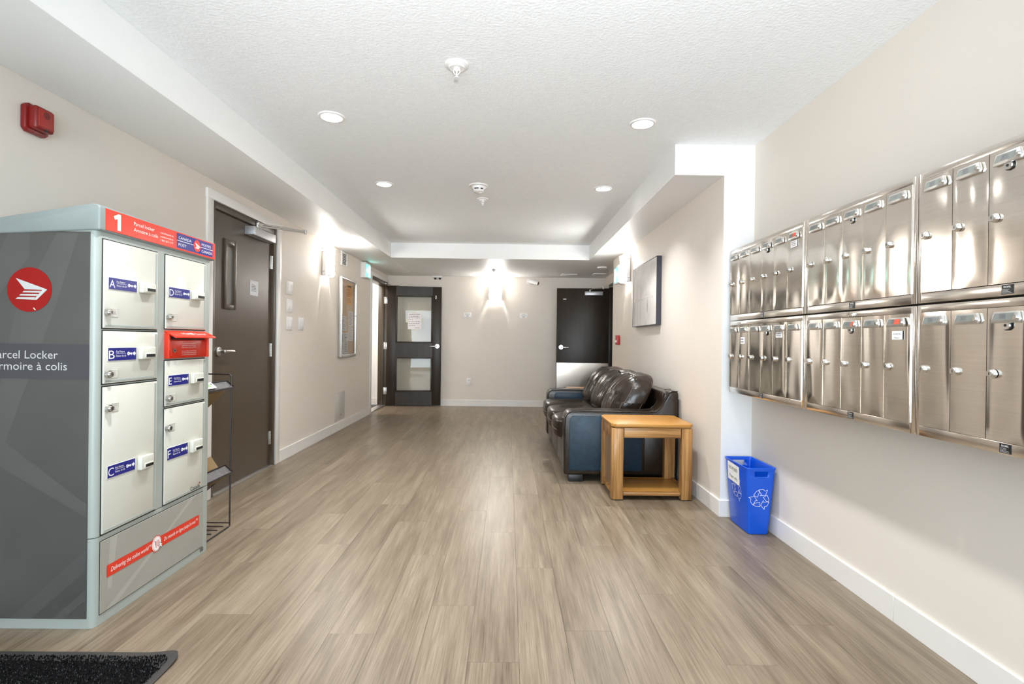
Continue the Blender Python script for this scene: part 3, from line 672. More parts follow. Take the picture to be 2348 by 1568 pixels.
# compartment doors
DT = -.007
def ldoor(Y0, Y1, zb, zt, letter):
    a, c, e, f = lx(Y0), lx(Y1), lz(zb), lz(zt)
    d = B().box(a+.002, c-.002, DT, .002, e+.003, f-.003, lockdoor, .0022).box(a-.002, c+.002, -.0015, .0005, e-.001, f+.001, darkgap)
    d.box(a+.008, c-.008, DT-.0012, DT, e+.008, e+.016, lockframe, .0005, 1).box(c-.020, c-.008, DT-.0012, DT, e+.016, f-.010, lockframe, .0005, 1)
    return d.build('door', lk)
def sticker(door, letter, Y0, Y1, zb, zt):
    a, c, e, f = lx(Y0), lx(Y1), lz(zb), lz(zt); w_ = c-a; h_ = f-e; y = DT-.0022
    b = B().box(a, c, y, DT-.001, e, f, white, .0006, 1); y -= .0005
    b.rect(a+.0015, c-.0015, e+.0015, f-.0015, y, bluem); y -= .0005
    b.text(letter, a+w_*.03, e+h_*.16, y, h_*.62, white, w_*.19 if letter not in 'EF' else w_*.13)
    b.text('Key Return', a+w_*.27, e+h_*.62, y, h_*.155, white, w_*.29); b.rect(a+w_*.27, a+w_*.61, e+h_*.535, e+h_*.555, y, white); b.text('Retour de clé', a+w_*.27, e+h_*.30, y, h_*.155, white, w_*.34)
    kx, kz = a+w_*.70, e+h_*.52
    b.disc(kx, kz, h_*.14, y, white, 20); b.disc(kx-h_*.05, kz, h_*.04, y-.0004, bluem, 12); b.rect(kx+h_*.10, kx+w_*.14, kz-h_*.06, kz+h_*.07, y, white); b.rect(kx+w_*.09, kx+w_*.115, kz-h_*.12, kz-h_*.05, y, white)
    ax = a+w_*.865
    b.flat([(ax, kz-h_*.09), (ax+w_*.05, kz-h_*.09), (ax+w_*.05, kz-h_*.20), (ax+w_*.105, kz), (ax+w_*.05, kz+h_*.20), (ax+w_*.05, kz+h_*.09), (ax, kz+h_*.09)], y, white)
    b.build('key_return_sticker', door, smooth=False)
def keyslot(door, Y0, Y1, zb, zt):
    a, c, e, f = lx(Y0), lx(Y1), lz(zb), lz(zt)
    b = B().box(a, c, DT-.019, DT, e, f, lockdoor, .004, 3).box(a+.018, c-.006, DT-.0215, DT-.017, e+.006, e+.026, lockdoor, .002); b.build('key_slot_box', door)
    B().box(a+.022, c-.009, DT-.0222, DT-.021, e+.009, e+.021, black).build('slot', lk if False else door, smooth=False)
def llock(door, Y, z, letter):
    a, e = lx(Y), lz(z)
    B().cyl((a, DT, e), (a, DT-.012, e), .0145, nickel, 20).cyl((a, DT-.012, e), (a, DT-.020, e), .011, nickel, 18, .0095).box(a-.0012, a+.0012, DT-.0206, DT-.0195, e-.005, e+.005, black).build('cam_lock', door)
    b = B().box(a+.020, a+.056, DT-.0018, DT, e-.017, e+.017, lockdoor, .001)
    b.text(letter, a+.029, e-.010, DT-.0023, .020, greyprint); b.ribbon([(a+.022, e-.015), (a+.054, e-.015), (a+.054, e+.015), (a+.022, e+.015)], .0012, DT-.0022, greyprint); b.build('letter_plate', door, smooth=False)
dA = ldoor(2.062, 2.380, 1.134, 1.489, 'A'); dB = ldoor(2.064, 2.382, .913, 1.128, 'B'); dC = ldoor(2.065, 2.382, .318, .906, 'C')
dD = ldoor(2.434, 2.758, 1.140, 1.490, 'D'); dE = ldoor(2.436, 2.758, .777, .996, 'E'); dF = ldoor(2.436, 2.758, .318, .770, 'F')
for d, L, s, kx_, ks, lc in ((dA, 'A', (2.082, 2.242, 1.292, 1.341), (2.256, 2.340, 1.294, 1.339), 1, (2.079, 1.199)), (dB, 'B', (2.083, 2.243, 1.005, 1.059), (2.254, 2.342, 1.007, 1.060), 1, (2.083, .953)), (dC, 'C', (2.086, 2.243, .535, .586), (2.257, 2.338, .527, .586), 1, (2.087, .817)),
                          (dD, 'D', (2.450, 2.613, 1.291, 1.340), (2.626, 2.712, 1.294, 1.338), 1, (2.452, 1.197)), (dE, 'E', (2.453, 2.611, .872, .924), (2.626, 2.712, .872, .923), 1, (2.453, .816)), (dF, 'F', (2.450, 2.610, .524, .582), (2.625, 2.710, .524, .584), 1, (2.451, .677))):
    sticker(d, L, *s); keyslot(d, *kx_); llock(d, *lc, L)
b = B(); b.text('Canada', lx(2.634), lz(.328), DT-.0023, .020, black, .078); a = lx(2.634)+.071; b.rect(a, a+.003, lz(.328)+.017, lz(.328)+.027, DT-.0023, redm); b.rect(a+.003, a+.009, lz(.328)+.019, lz(.328)+.027, DT-.0023, black); b.build('wordmark', dF, smooth=False)
# mail deposit slot
a, c, e, f = lx(2.436), lx(2.760), lz(1.003), lz(1.134); b = B()
b.box(a, c, -.006, 0, e, f, redm, .001); b.box(a, a+.012, -.022, -.004, e, f-.012, redm, .002); b.box(c-.012, c, -.022, -.004, e, f-.012, redm, .002)
b.box(a+.012, c-.012, -.012, -.005, e, e+.082, redm, .002); b.box(a+.014, c-.014, -.0062, -.0055, e+.086, f-.006, black); b.build('mail_slot', lk)
b = B(); b.prism([(0, f-.004), (0, f), (-.055, f-.026), (-.055, f-.033), (-.050, f-.033)], a, c+.004, redm, 'x', .0012); b.build('slot_hood', lk)
b = B(); ang = math.atan2(.026, .055)
Th = Matrix(((1, 0, 0, 0), (0, cos(ang), -sin(ang)*0-cos(ang)*0, 0), (0, 0, 1, 0), (0, 0, 0, 1)))
def hood_pt(x, u): return (x, -u*cos(ang), f-u*sin(ang)+.0008)
def hood_text(s, x, u, cap, w_):
    vs_, fs = text_geo(s); x0_ = min(v[0] for v in vs_); wd = max(v[0] for v in vs_)-x0_; k = cap/CAP
    b.add([hood_pt(x+(v[0]-x0_)*w_/wd, u-v[1]*k) for v in vs_], fs, white)
hood_text('Mail', a+.085, .040, .018, .055); hood_text('Courrier', a+.185, .040, .018, .085)
P = lambda x, u: hood_pt(a+x, u)
b.add([P(.148, .040), P(.172, .040), P(.172, .022), P(.148, .022)], [(0, 1, 2, 3)], white); b.build('hood_lettering', lk, smooth=False)
b = B(); yy = -.0128
for k, s in enumerate(('Mail deposited here before 8:00 a.m.', 'will be picked up daily, Monday to', 'Friday except for statutory holidays.', None, 'Le courrier déposé ici avant 8 h sera', 'ramassé quotidiennement du lundi', 'au vendredi sauf les jours fériés.')):
    if s: b.text(s, a+.108, e+.0655-k*.0088, yy, .0048, white, .112)
b.build('slot_lettering', lk, smooth=False)
B().cyl((a+.048, -.012, e+.036), (a+.048, -.018, e+.036), .0095, nickel, 18).cyl((a+.048, -.018, e+.036), (a+.048, -.0186, e+.036), .004, black, 10).build('slot_lock', lk)
# lower panel
a, c, e, f = lx(2.066), lx(2.755), lz(.006), lz(.292)
b = B().box(a, c, -.003, .001, e, f, palegrey, .001); b.box(a-.003, c+.003, -.0006, .0004, e-.003, f+.003, darkgap); y = -.0034
b.flat([(a+.02, e+.002), (a+.08, e+.002), (a+.36, e+.15), (a+.60, f-.002), (a+.56, f-.002), (a+.33, e+.15)], y, paleswoosh); b.flat([(a+.035, e+.08), (a+.055, e+.08), (a+.085, f-.002), (a+.045, f-.002)], y, paleswoosh)
b.build('lower_panel', lk, smooth=False)
rx0, rx1, ry0, ry1 = lx(2.0975), lx(2.7185), lz(.1615), lz(.157)
b = B(); y = -.0042; h_ = .0255
b.flat([(rx0, lz(.137)), (rx1, lz(.131)), (rx1, lz(.183)), (rx0, lz(.186))], y, redm); zc = (lz(.137)+lz(.186))/2; y -= .0006
b.text('Delivering the online world™', rx0+.020, zc-.009, y, .0175, white, .232, italic=.2); b.text("Du monde en ligne jusqu'à vous™", rx0+.335, zc-.0095, y, .0165, white, .255, italic=.2)
cx, cz = lx(2.391), lz(.160); b.disc(cx, cz, .036, y, redm, rx=.033); b.disc(cx, cz, .033, y-.0004, white, rx=.030); b.disc(cx, cz, .030, y-.0007, redm, rx=.027); b.disc(cx, cz, .0285, y-.001, white, rx=.0255)
y -= .0014
b.ribbon([(cx-.016, cz+.014), (cx-.011, cz+.014), (cx-.006, cz-.008), (cx+.012, cz-.008)], .0022, y, redm, False); b.ribbon([(cx-.010, cz+.009), (cx+.015, cz+.012), (cx+.012, cz-.002), (cx-.0075, cz-.003)], .0018, y, redm, True)
for k in (.001, .005): b.ribbon([(cx-.009, cz+k), (cx+.013, cz+k+.002)], .0012, y, redm, False)
b.disc(cx-.004, cz-.014, .0028, y, redm, 10); b.disc(cx+.010, cz-.014, .0028, y, redm, 10)
pts = [(0, 0), (.004, -.026), (.009, -.019), (.014, -.029), (.019, -.026), (.014, -.017), (.022, -.016)]
b.flat([(cx+.016+p[0]*1.12-.001, cz+.002+p[1]*1.12+.001) for p in pts], y-.0003, black); b.flat([(cx+.016+p[0]*.92+.0005, cz+p[1]*.92) for p in pts], y-.0007, white)
b.build('slogan_ribbon', lk, smooth=False)
b = B(); a = lx(2.738)
for k in range(8): b.rect(a+k*.0035, a+k*.0035+(.0012 if k % 3 else .0022), lz(-.022), lz(.0), -.0006, black)
b.build('barcode', lk, smooth=False)
# near side: dark printed panel
TS = Matrix(((0, 1, 0, 0), (-1, 0, 0, LX), (0, 0, 1, 0), (0, 0, 0, 1)))      # (worldX, out, z) -> locker local
sw = 0; b = B(TS); b.box(-2.010, -1.576, -.0025, .002, .038, 1.497, lockdark, .001, 1)
for poly in ([(-2.0, .45), (-2.0, .30), (-1.90, .66), (-1.80, .94), (-1.70, 1.22), (-1.62, 1.49), (-1.70, 1.49), (-1.85, 1.20)], [(-1.88, 1.49), (-1.80, 1.49), (-1.80, 1.40), (-1.99, 1.16), (-1.99, 1.25)], [(-1.99, .78), (-1.99, .66), (-1.578, .42), (-1.578, .47)], [(-1.86, .04), (-1.78, .04), (-1.578, .22), (-1.578, .30)], [(-1.70, .04), (-1.66, .04), (-1.578, .11), (-1.578, .15)], [(-1.965, .04), (-1.945, .04), (-1.925, .9), (-1.955, .9)]):
    ar = sum(poly[i][0]*poly[(i+1) % len(poly)][1]-poly[(i+1) % len(poly)][0]*poly[i][1] for i in range(len(poly)))
    sw += 1; b.flat(poly if ar > 0 else poly[::-1], -.0027-.0001*sw, swoosh)
b.build('side_panel', lk, smooth=False)
b = B(TS); b.disc(-1.799, 1.276, .0835, -.0040, redisc, 60); wing(b, -1.799, 1.276, .0835/257, -.0046, greyprint); b.flat([(-1.785, 1.207), (-1.781, 1.209), (-1.774, 1.200), (-1.777, 1.198)], -.0046, tape); b.build('emblem_disc', lk, smooth=False)
b = B(TS); b.rect(-2.010, -1.576, .942, 1.073, -.0036, bandm); b.text('Parcel Locker', -1.6905, 1.0175, -.0042, .0295, greyprint, .247, 'r'); b.text('Armoire à colis', -1.656, .9745, -.0042, .0295, greyprint, .287, 'r'); b.build('name_band', lk, smooth=False)

# ------------------------------------------------------------------ wire magazine rack and what lies in it
rk = thing('magazine_rack', 'black wire magazine rack standing behind the parcel locker', 'rack', Tr(-1.69, 2.92, 0)); RT = Tr(1.69, -2.92, 0)
for y in (2.785, 3.05):
    B(RT).tube([(-1.612, y, .028), (-1.610, y, .84), (-1.610, y, .878), (-1.622, y, .890), (-1.745, y, .891), (-1.757, y, .879), (-1.757, y, .84), (-1.757, y, .030)], .0045, wirem, 8).build('end_frame', rk)
for x in (-1.612, -1.757): B(RT).tube([(x, 3.05, .030), (x, 3.05, .008), (x, 3.03, .006), (x, 2.80, .006), (x, 2.785, .012), (x, 2.785, .03)], .004, wirem, 8).build('runner', rk)
for k in range(5): B(RT).tube([(-1.757, 2.80+k*.060, .028), (-1.612, 2.80+k*.060, .028)], .0038, wirem, 6).build('base_wire', rk)
def tray(x0, z0, x1, z1, y0=2.775, y1=3.055):
    b = B(RT); b.add([(x0, y0, z0), (x0, y1, z0), (x1, y1, z1), (x1, y0, z1), (x0, y0, z0-.004), (x0, y1, z0-.004), (x1, y1, z1-.004), (x1, y0, z1-.004)], [(0, 3, 2, 1), (4, 5, 6, 7), (0, 1, 5, 4), (1, 2, 6, 5), (2, 3, 7, 6), (3, 0, 4, 7)], trayg)
    b.tube([(x0, y0, z0+.003), (x0, y1, z0+.003), (x1, y1, z1+.003), (x1, y0, z1+.003)], .004, wirem, 6, True); b.build('tray', rk)
tray(-1.642, .850, -1.596, .812); tray(-1.646, .357, -1.600, .318)
for y in (2.80, 2.98, 3.03):
    B(RT).tube([(-1.655, y, .80), (-1.757, y, .700)], .0035, wirem, 6).build('support_wire', rk)
    B(RT).tube([(-1.640, y, .300), (-1.757, y, .20)], .0035, wirem, 6).build('support_wire', rk)
o = B().add([(0, 0, 0), (0, .24, 0), (-.105, .24, -.105), (-.105, 0, -.105), (.004, 0, -.012), (.004, .24, -.012), (-.101, .24, -.117), (-.101, 0, -.117)], [(0, 1, 2, 3), (4, 7, 6, 5), (0, 4, 5, 1), (1, 5, 6, 2), (2, 6, 7, 3), (3, 7, 4, 0)], brownp).build('brown_folder', smooth=False)
o.location = (-1.645, 2.795, .803); tag(o, 'brown folder hanging below the upper rack tray', 'folder')
o = B().add([(0, 0, 0), (0, .215, 0), (-.085, .215, .125), (-.085, 0, .125), (-.006, 0, -.003), (-.006, .215, -.003), (-.091, .215, .122), (-.091, 0, .122)], [(0, 3, 2, 1), (4, 5, 6, 7), (0, 1, 5, 4), (1, 2, 6, 5), (2, 3, 7, 6), (3, 0, 4, 7)], brownp).build('brown_card', smooth=False)
o.location = (-1.622, 2.805, .292); tag(o, 'brown card leaning in the lower rack tray', 'card')
leafg = mat('leaflet_green', (.35, .52, .22), .6)
b = B(); T_ = Matrix.Rotation(math.atan2(.038, .046), 4, 'Y')
b.box(-.004, .042, 0, .085, .004, .006, white, T=T_).box(.010, .03, .01, .05, .0062, .0066, leafg, T=T_).box(.006, .016, .06, .07, .0062, .0066, ink, T=T_)
o = b.build('leaflet', smooth=False); o.location = (-1.637, 2.80, .850); tag(o, 'white and green leaflet lying on the upper rack tray', 'leaflet')

# ------------------------------------------------------------------ entrance mat
mt = thing('door_mat', 'black flecked entrance mat with a rubber edge and curled corner', 'mat', Tr(-1.55, 1.2, 0))
def curl(x, y): d = math.hypot(x-.43, y-.62); return .016*max(0, 1-d/.14)**2
b = B(); nx, ny = 40, 40; x0, x1, y0, y1 = -.47, .435, -.62, .625; V = []; F = []
for j in range(ny+1):
    for i in range(nx+1):
        px, py = x0+(x1-x0)*i/nx, y0+(y1-y0)*j/ny; rr = .05; qx = max(0, px-(x1-rr)); qy = max(0, py-(y1-rr)); q = math.hypot(qx, qy)
        if q > rr and qx > 0 and qy > 0: px -= qx*(1-rr/q); py -= qy*(1-rr/q)
        V.append((px, py, .004+curl(px, py)))
F = [(j*(nx+1)+i, j*(nx+1)+i+1, (j+1)*(nx+1)+i+1, (j+1)*(nx+1)+i) for j in range(ny) for i in range(nx)]
n0 = len(V); V += [(p[0], p[1], p[2]-.0035) for p in V]; F += [tuple(k+n0 for k in f[::-1]) for f in F[:]]
bd = [i for i in range(nx+1)]+[(j+1)*(nx+1)-1 for j in range(1, ny+1)]+[ny*(nx+1)+i for i in range(nx-1, -1, -1)]+[j*(nx+1) for j in range(ny-1, 0, -1)]
F += [(bd[k], bd[k]+n0, bd[(k+1) % len(bd)]+n0, bd[(k+1) % len(bd)]) for k in range(len(bd))]
b.add(V, F, rubber); b.build('rubber_backing', mt)
rr = random.Random(3); b = B(); Vs, Fs, Vg, Fg = [], [], [], []
for k in range(34000):
    px, py = rr.uniform(x0+.03, x1-.024), rr.uniform(-.1, y1-.024)
    if math.hypot(max(0, px-(x1-.07)), max(0, py-(y1-.07))) > .046: continue
    a = rr.uniform(0, 2*pi); l = rr.uniform(.003, .006); h_ = rr.uniform(.004, .008); z = .0045+curl(px, py)
    V_, F_ = (Vg, Fg) if rr.random() < .17 else (Vs, Fs); o0 = len(V_)
    V_ += [(px-l*cos(a)*.5, py-l*sin(a)*.5, z), (px+l*cos(a)*.5, py+l*sin(a)*.5, z), (px+l*.5*sin(a), py-l*.5*cos(a), z+h_)]; F_.append((o0, o0+1, o0+2))
b.add(Vs, Fs, pile); b.add(Vg, Fg, pileg); B_ = b.build('carpet_pile', mt, smooth=False, kind='stuff')
b = B().box(x0+.025, x1-.03, y0+.025, y1-.055, .0045, .0062, pile); b.build('pile_base', mt, smooth=False)

# ------------------------------------------------------------------ steel mailboxes
def warp(seed):
    rr = random.Random(seed); K = [(rr.uniform(3, 10)*rr.choice((-1, 1)), rr.uniform(.5, 4.5)*rr.choice((-1, 1)), rr.uniform(0, 6.3), rr.uniform(.25, .6)) for _ in range(5)]
    bow = rr.uniform(-.0016, .0022)
    def f(u, v): return bow*(1-(2*u-1)**2)*(.4+.6*v)+.0009*sum(a*sin(kx*u*.62+kz*v*.8+p) for kx, kz, p, a in K)
    return f
TAGM = {}
def maildoor(unit, x0, x1, z0, z1, num, seed, keyed, red, yf=-.174):
    f = warp(seed); b = B(); nx, nz = 16, 22; g = .0012; V = []
    for j in range(nz+1):
        for i in range(nx+1):
            u, v = i/nx, j/nz; ed = min(1, min(u, 1-u)*8)*min(1, min(v, 1-v)*14)
            V.append((x0+g+(x1-x0-2*g)*u, yf-.003-f(u, v)*ed, z0+g+(z1-z0-2*g)*v))
    F = [(j*(nx+1)+i, j*(nx+1)+i+1, (j+1)*(nx+1)+i+1, (j+1)*(nx+1)+i) for j in range(nz) for i in range(nx)]
    bd = [i for i in range(nx+1)]+[(j+1)*(nx+1)-1 for j in range(1, nz+1)]+[nz*(nx+1)+i for i in range(nx-1, -1, -1)]+[j*(nx+1) for j in range(nz-1, 0, -1)]
    n0 = len(V); V += [(V[k][0]+(.001 if V[k][0] > (x0+x1)/2 else -.001), yf+.006, V[k][2]) for k in bd]
    F += [(bd[(k+1) % len(bd)], bd[k], n0+k, n0+(k+1) % len(bd)) for k in range(len(bd))]
    b.add(V, F, stain); d = b.build('door', unit, ang=50)
    w_ = x1-x0; tx0 = x0+.020; tx1 = tx0+.086; tz0 = z1-.046; tz1 = z1-.014; y = yf-.004
    t = B().prism([(tx0, tz0), (tx1-.004, tz0), (tx1, tz0+.010), (tx1-.006, tz1), (tx0+.010, tz1)], y-.010, y, alum, 'y', .0025)
    t.cyl((tx1-.010, y-.009, tz0+.014), (tx1-.010, y-.014, tz0+.014), .0085, chrome, 14, .005)
    t.flat([(tx0+.006, tz0+.009), (tx1-.022, tz0+.009), (tx1-.014, tz1-.005), (tx0+.014, tz1-.005)], y-.0103, tagm)
    if red: t.flat([(tx1-.022-.026*red, tz0+.009), (tx1-.022, tz0+.009), (tx1-.014, tz1-.005), (tx1-.014-.026*red, tz1-.005)], y-.0106, tagred)
    t.text(num, tx0+.026, tz0+.0125, y-.0109, .0125, ink, .021, italic=.15)
    t.build('number_tag', d)
    kx = x0+.022; kz = z1-.190
    B().cyl((kx, y, kz), (kx, y-.010, kz), .0135, chrome, 18, .0125).cyl((kx, y-.010, kz), (kx, y-.0125, kz), .0115, chrome, 18, .009).box(kx-.001, kx+.001, y-.0130, y-.012, kz-.004, kz+.004, black).build('cam_lock', d)
    if keyed:
        kx = (tx0+tx1)/2; kz = z1-.053
        B().cyl((kx, y, kz), (kx, y-.0025, kz), .0142, black, 20).cyl((kx, y, kz), (kx, y-.007, kz), .0128, chrome, 20, .0118).cyl((kx, y-.007, kz), (kx, y-.0075, kz), .004, black, 12).build('master_lock', d)
    return d
tagm = mat('tag_window_grey', (.21, .225, .21), .12, var=.05); tagred = mat('tag_red', (.80, .10, .05), .3)
def mailunit(ya, yb, z0, z1, d0, d1, n, nums, label, keyed, reds, seed, lab):
    t = thing('mailbox_unit', label, 'mailbox', onR(ya, 0), 'stainless steel apartment mailbox units'); L = ya-yb; yf = -.174
    b = B(); x0, x1 = ya-d0, ya-d1; zb, zt = z0+.034, z1-.024
    b.box(0, L, yf+.02, -.001, z0, z1, stainf)
    b.box(0, x0, yf, yf+.02, z0, z1, stainf, .0015); b.box(x1, L, yf, yf+.02, z0, z1, stainf, .0015); b.box(x0, x1, yf, yf+.02, z0, zb, stainf, .0015); b.box(x0, x1, yf, yf+.02, zt, z1, stainf, .0015)
    b.rect(x0-.001, x1+.001, zb-.001, zt+.001, yf+.012, darkgap)
    b.build('housing', t)
    pw = (x1-x0)/n; ds = [maildoor(t, x0+k*pw, x0+(k+1)*pw, zb, zt, nums[k], seed+k, k == keyed, reds.get(k, 0)) for k in range(n)]
    b = B().box(lab-.0175, lab+.0175, yf-.001, yf, z0+.005, z0+.031, black); y = yf-.0014
    b.text('RIOPEL', lab, z0+.0225, y, .0050, white, .022, 'c'); b.lines(lab-.015, lab+.015, z0+.006, z0+.020, 4, y, greyprint, seed, .3); b.build('maker_label', t, smooth=False)
    return t, ds
rg = lambda a, n: [str(a+k) for k in range(n)]
U1 = mailunit(3.264, 2.437, 1.249, 1.688, 3.258, 2.457, 6, rg(101, 6), 'upper steel mailbox unit of six doors next to the white column', 3, {5: 1}, 100, .414)
U2 = mailunit(2.429, 1.769, 1.249, 1.688, 2.413, 1.790, 5, rg(107, 5), 'upper steel mailbox unit of five doors in the middle of the row', 2, {}, 220, .327)
U3 = mailunit(1.764, 1.104, 1.249, 1.688, 1.750, 1.130, 5, rg(201, 5), 'upper steel mailbox unit nearest the viewer, cut by the photo edge', 2, {}, 340, .320)
V1 = mailunit(3.262, 2.437, .804, 1.243, 3.256, 2.457, 6, rg(206, 6), 'lower steel mailbox unit of six doors next to the white column', 3, {}, 460, .414)
V2 = mailunit(2.429, 1.769, .804, 1.243, 2.413, 1.790, 5, rg(301, 5), 'lower steel mailbox unit of five doors in the middle of the row', 2, {2: .4, 4: 1}, 580, .327)
V3 = mailunit(1.764, 1.104, .804, 1.243, 1.750, 1.130, 5, rg(306, 5), 'lower steel mailbox unit nearest the viewer, cut by the photo edge', 2, {}, 700, .320)
def msticker(u, door, x0, x1, z0, z1, m, lines=None, txt=None):
    y = -.1795; b = B().box(x0, x1, y, y+.002, z0, z1, m)
    if lines: b.lines(x0+.005, x1-.005, z0+.004, z1-.004, lines, y-.0006, ink, 5, .35)
    if txt:
        for k, s in enumerate(txt): b.text(s, (x0+x1)/2, z1-.014-k*.013, y-.0006, .0068, ink, (x1-x0)*(.8 if k == 0 else .5), 'c')
    b.build('sticker', door, smooth=False)
msticker(U1, U1[1][5], .705, .760, 1.580, 1.612, paper, 3)
msticker(V1, V1[1][1], .163, .213, 1.105, 1.145, paper, 2); msticker(V1, V1[1][4], .570, .635, 1.140, 1.168, paperb, 2)
msticker(V2, V2[1][4], .556, .604, 1.128, 1.158, white, None, ('NO JUNK MAIL', 'Please'))
B().box(.155, .225, -.1752, -.174, 1.226, 1.238, paper).build('frame_sticker', V1[0], smooth=False)
B().cyl((.315, -.174, 1.232), (.315, -.184, 1.232), .007, chrome, 12).cyl((.333, -.174, 1.230), (.333, -.184, 1.230), .007, chrome, 12).box(.312, .340, -.180, -.175, 1.2215, 1.2265, chrome, .001).build('latch', V2[0])

# ------------------------------------------------------------------ sofa
so = thing('leather_sofa', 'dark brown three-seat leather sofa against the right-hand wall', 'sofa', Tr(.9, 5.09, 0)); ST = Tr(-.9, -5.09, 0)
def super_box(c, h, k, n=14, disp=None, m=leather, b=None):
    bm = bmesh.new(); bmesh.ops.create_cube(bm, size=2); bmesh.ops.subdivide_edges(bm, edges=bm.edges[:], cuts=n, use_grid_fill=True)
    for v in bm.verts:
        p = v.co; s_ = (abs(p.x)**k+abs(p.y)**k+abs(p.z)**k)**(1/k); q = p/s_; q = Vector((q.x*h[0], q.y*h[1], q.z*h[2]))
        v.co = Vector(c)+(disp(q, p/s_) if disp else q)
    return (b or B(ST)).bm(bm, m)
Y0, Y1 = 4.105, 6.085
B(ST).box(.480, 1.34, Y0+.03, Y1-.03, .056, .30, leather, .015, 3).build('base', so)
B(ST).box(1.235, 1.352, Y0+.03, Y1-.03, .07, .718, leather, .03, 4).build('back_frame', so)
prof = [(.452, .056), (.448, .44), (.452, .505), (.468, .540), (.500, .558), (.60, .562), (1.10, .556), (1.175, .562), (1.215, .595), (1.250, .660), (1.275, .712), (1.300, .724), (1.345, .724), (1.354, .70), (1.354, .056)]
for y, side in ((Y0, -1), (Y1-.185, 1)):
    B(ST).prism(prof, y, y+.185, leather, 'y', .016, 3).build('arm', so)
    for yo in ((y-.004, y+.01) if side < 0 else (y+.175, y+.189),):
        b = B(ST); b.prism([(.492, .090), (.492, .49), (.515, .522), (1.065, .522), (1.065, .090)], yo[0], yo[1], vinyl, 'y', .004, 2); b.build('side_panel', so)
        b = B(ST); b.prism([(1.085, .090), (1.085, .515), (1.18, .53), (1.25, .63), (1.295, .690), (1.335, .690), (1.335, .090)], yo[0], yo[1], vinyl if 0 else leather, 'y', .004, 2); b.build('rear_side_panel', so)
b = B(ST); b.prism([(.53, .44), (.53, .505), (.55, .530), (.98, .530), (.98, .44)], Y1-.189, Y1-.178, vinyl, 'y', .003); b.build('inner_arm_panel', so)
for y in (Y0+.002, Y0+.183, Y1-.187, Y1-.002):
    B(ST).tube([(p[0]+(.004 if p[0] < .5 else 0), y, p[1]-.002) for p in prof[1:13]], .0035, leather, 6).build('piping', so)
SY = [Y0+.188, 4.765, 5.335, Y1-.188]
for k in range(3):
    y0, y1 = SY[k], SY[k+1]; cy = (y0+y1)/2; hy = (y1-y0)/2
    def dsp(q, u, hy=hy):
        bul = .022*max(0, 1-abs(u.y)**2.5)
        z = q.z+(bul if u.z > .3 else 0); x_ = q.x-(bul*1.0 if u.x < -.3 else 0)
        z += .004*noise.noise(Vector((q.x*9, q.y*6, k*7.))); return Vector((x_, q.y, z))
    super_box((.800, cy, .375), (.385, hy-.002, .085), 6, 14, dsp).build('seat_cushion', so)
    yy = cy
    B(ST).tube([(.410-.018*(1-abs(i/8)**2.5), cy+hy*.93*i/8, .378) for i in range(-8, 9)], .0028, stitch, 6).build('seat_seam', so)
    B(ST).box(.462, .484, y0+.004, y1-.004, .062, .285, leather, .010, 3).build('front_panel', so)
    hw = hy+.004
    def dback(q, u, k=k, hy=hy):
        edge = 1-abs(u.y)**3
        x_ = q.x; z = q.z
        if u.x < 0: x_ -= .060*edge*(1-.55*max(0, u.z))
        if u.z > .2: z += .012*edge
        x_ += .085*u.z                                        # leans back
        n1 = noise.noise(Vector((q.y*17, q.z*2.6-q.y*3, k*5.1+2))); n2 = noise.noise(Vector((q.y*36, q.z*4.2+q.y*5, k*3.3)))
        d = (.019*n1+.010*n2)*(1 if u.x < .3 else .4)
        pinch = .030*max(0, abs(u.y)-.72)/.28*(1 if u.z > -.2 else .4)
        return Vector((x_+(-d+pinch if u.x < .5 else 0), q.y, z+.5*d-pinch*.6))
    bc = super_box((1.060, cy, .645), (.140, hw, .182), 3.0, 30, dback, leathw).build('back_cushion', so)
    if k == 0:
        for ux in (-.62, .55):
            P = []
            for i in range(25):
                uz = -.92+i*1.84/24; p = Vector((ux, -.985, uz)); s_ = (abs(p.x)**3+abs(p.y)**3+abs(p.z)**3)**(1/3); u = p/s_
                P.append(Vector((1.060, cy-.0015, .645))+dback(Vector((u.x*.140, u.y*hw, u.z*.182)), u))
            B(ST).tube(P, .0026, stitch, 6).build('cushion_piping', so)
for k in range(3):                                               # stitched ridge along the cushion tops
    y0, y1 = SY[k], SY[k+1]
    B(ST).tube([(1.055+.006*sin(i*2.1+k), y0+(y1-y0)*(.05+.9*i/14), .826+.008*sin(pi*i/14)+.002*sin(i*3.7)) for i in range(15)], .004, leathw, 6).build('cushion_seam', so)
for x, y in ((.492, Y0+.01), (.492, Y1-.13), (1.24, Y0+.01), (1.24, Y1-.13)): B(ST).box(x, x+.112, y, y+.11, 0, .056, black, .004).build('foot', so)

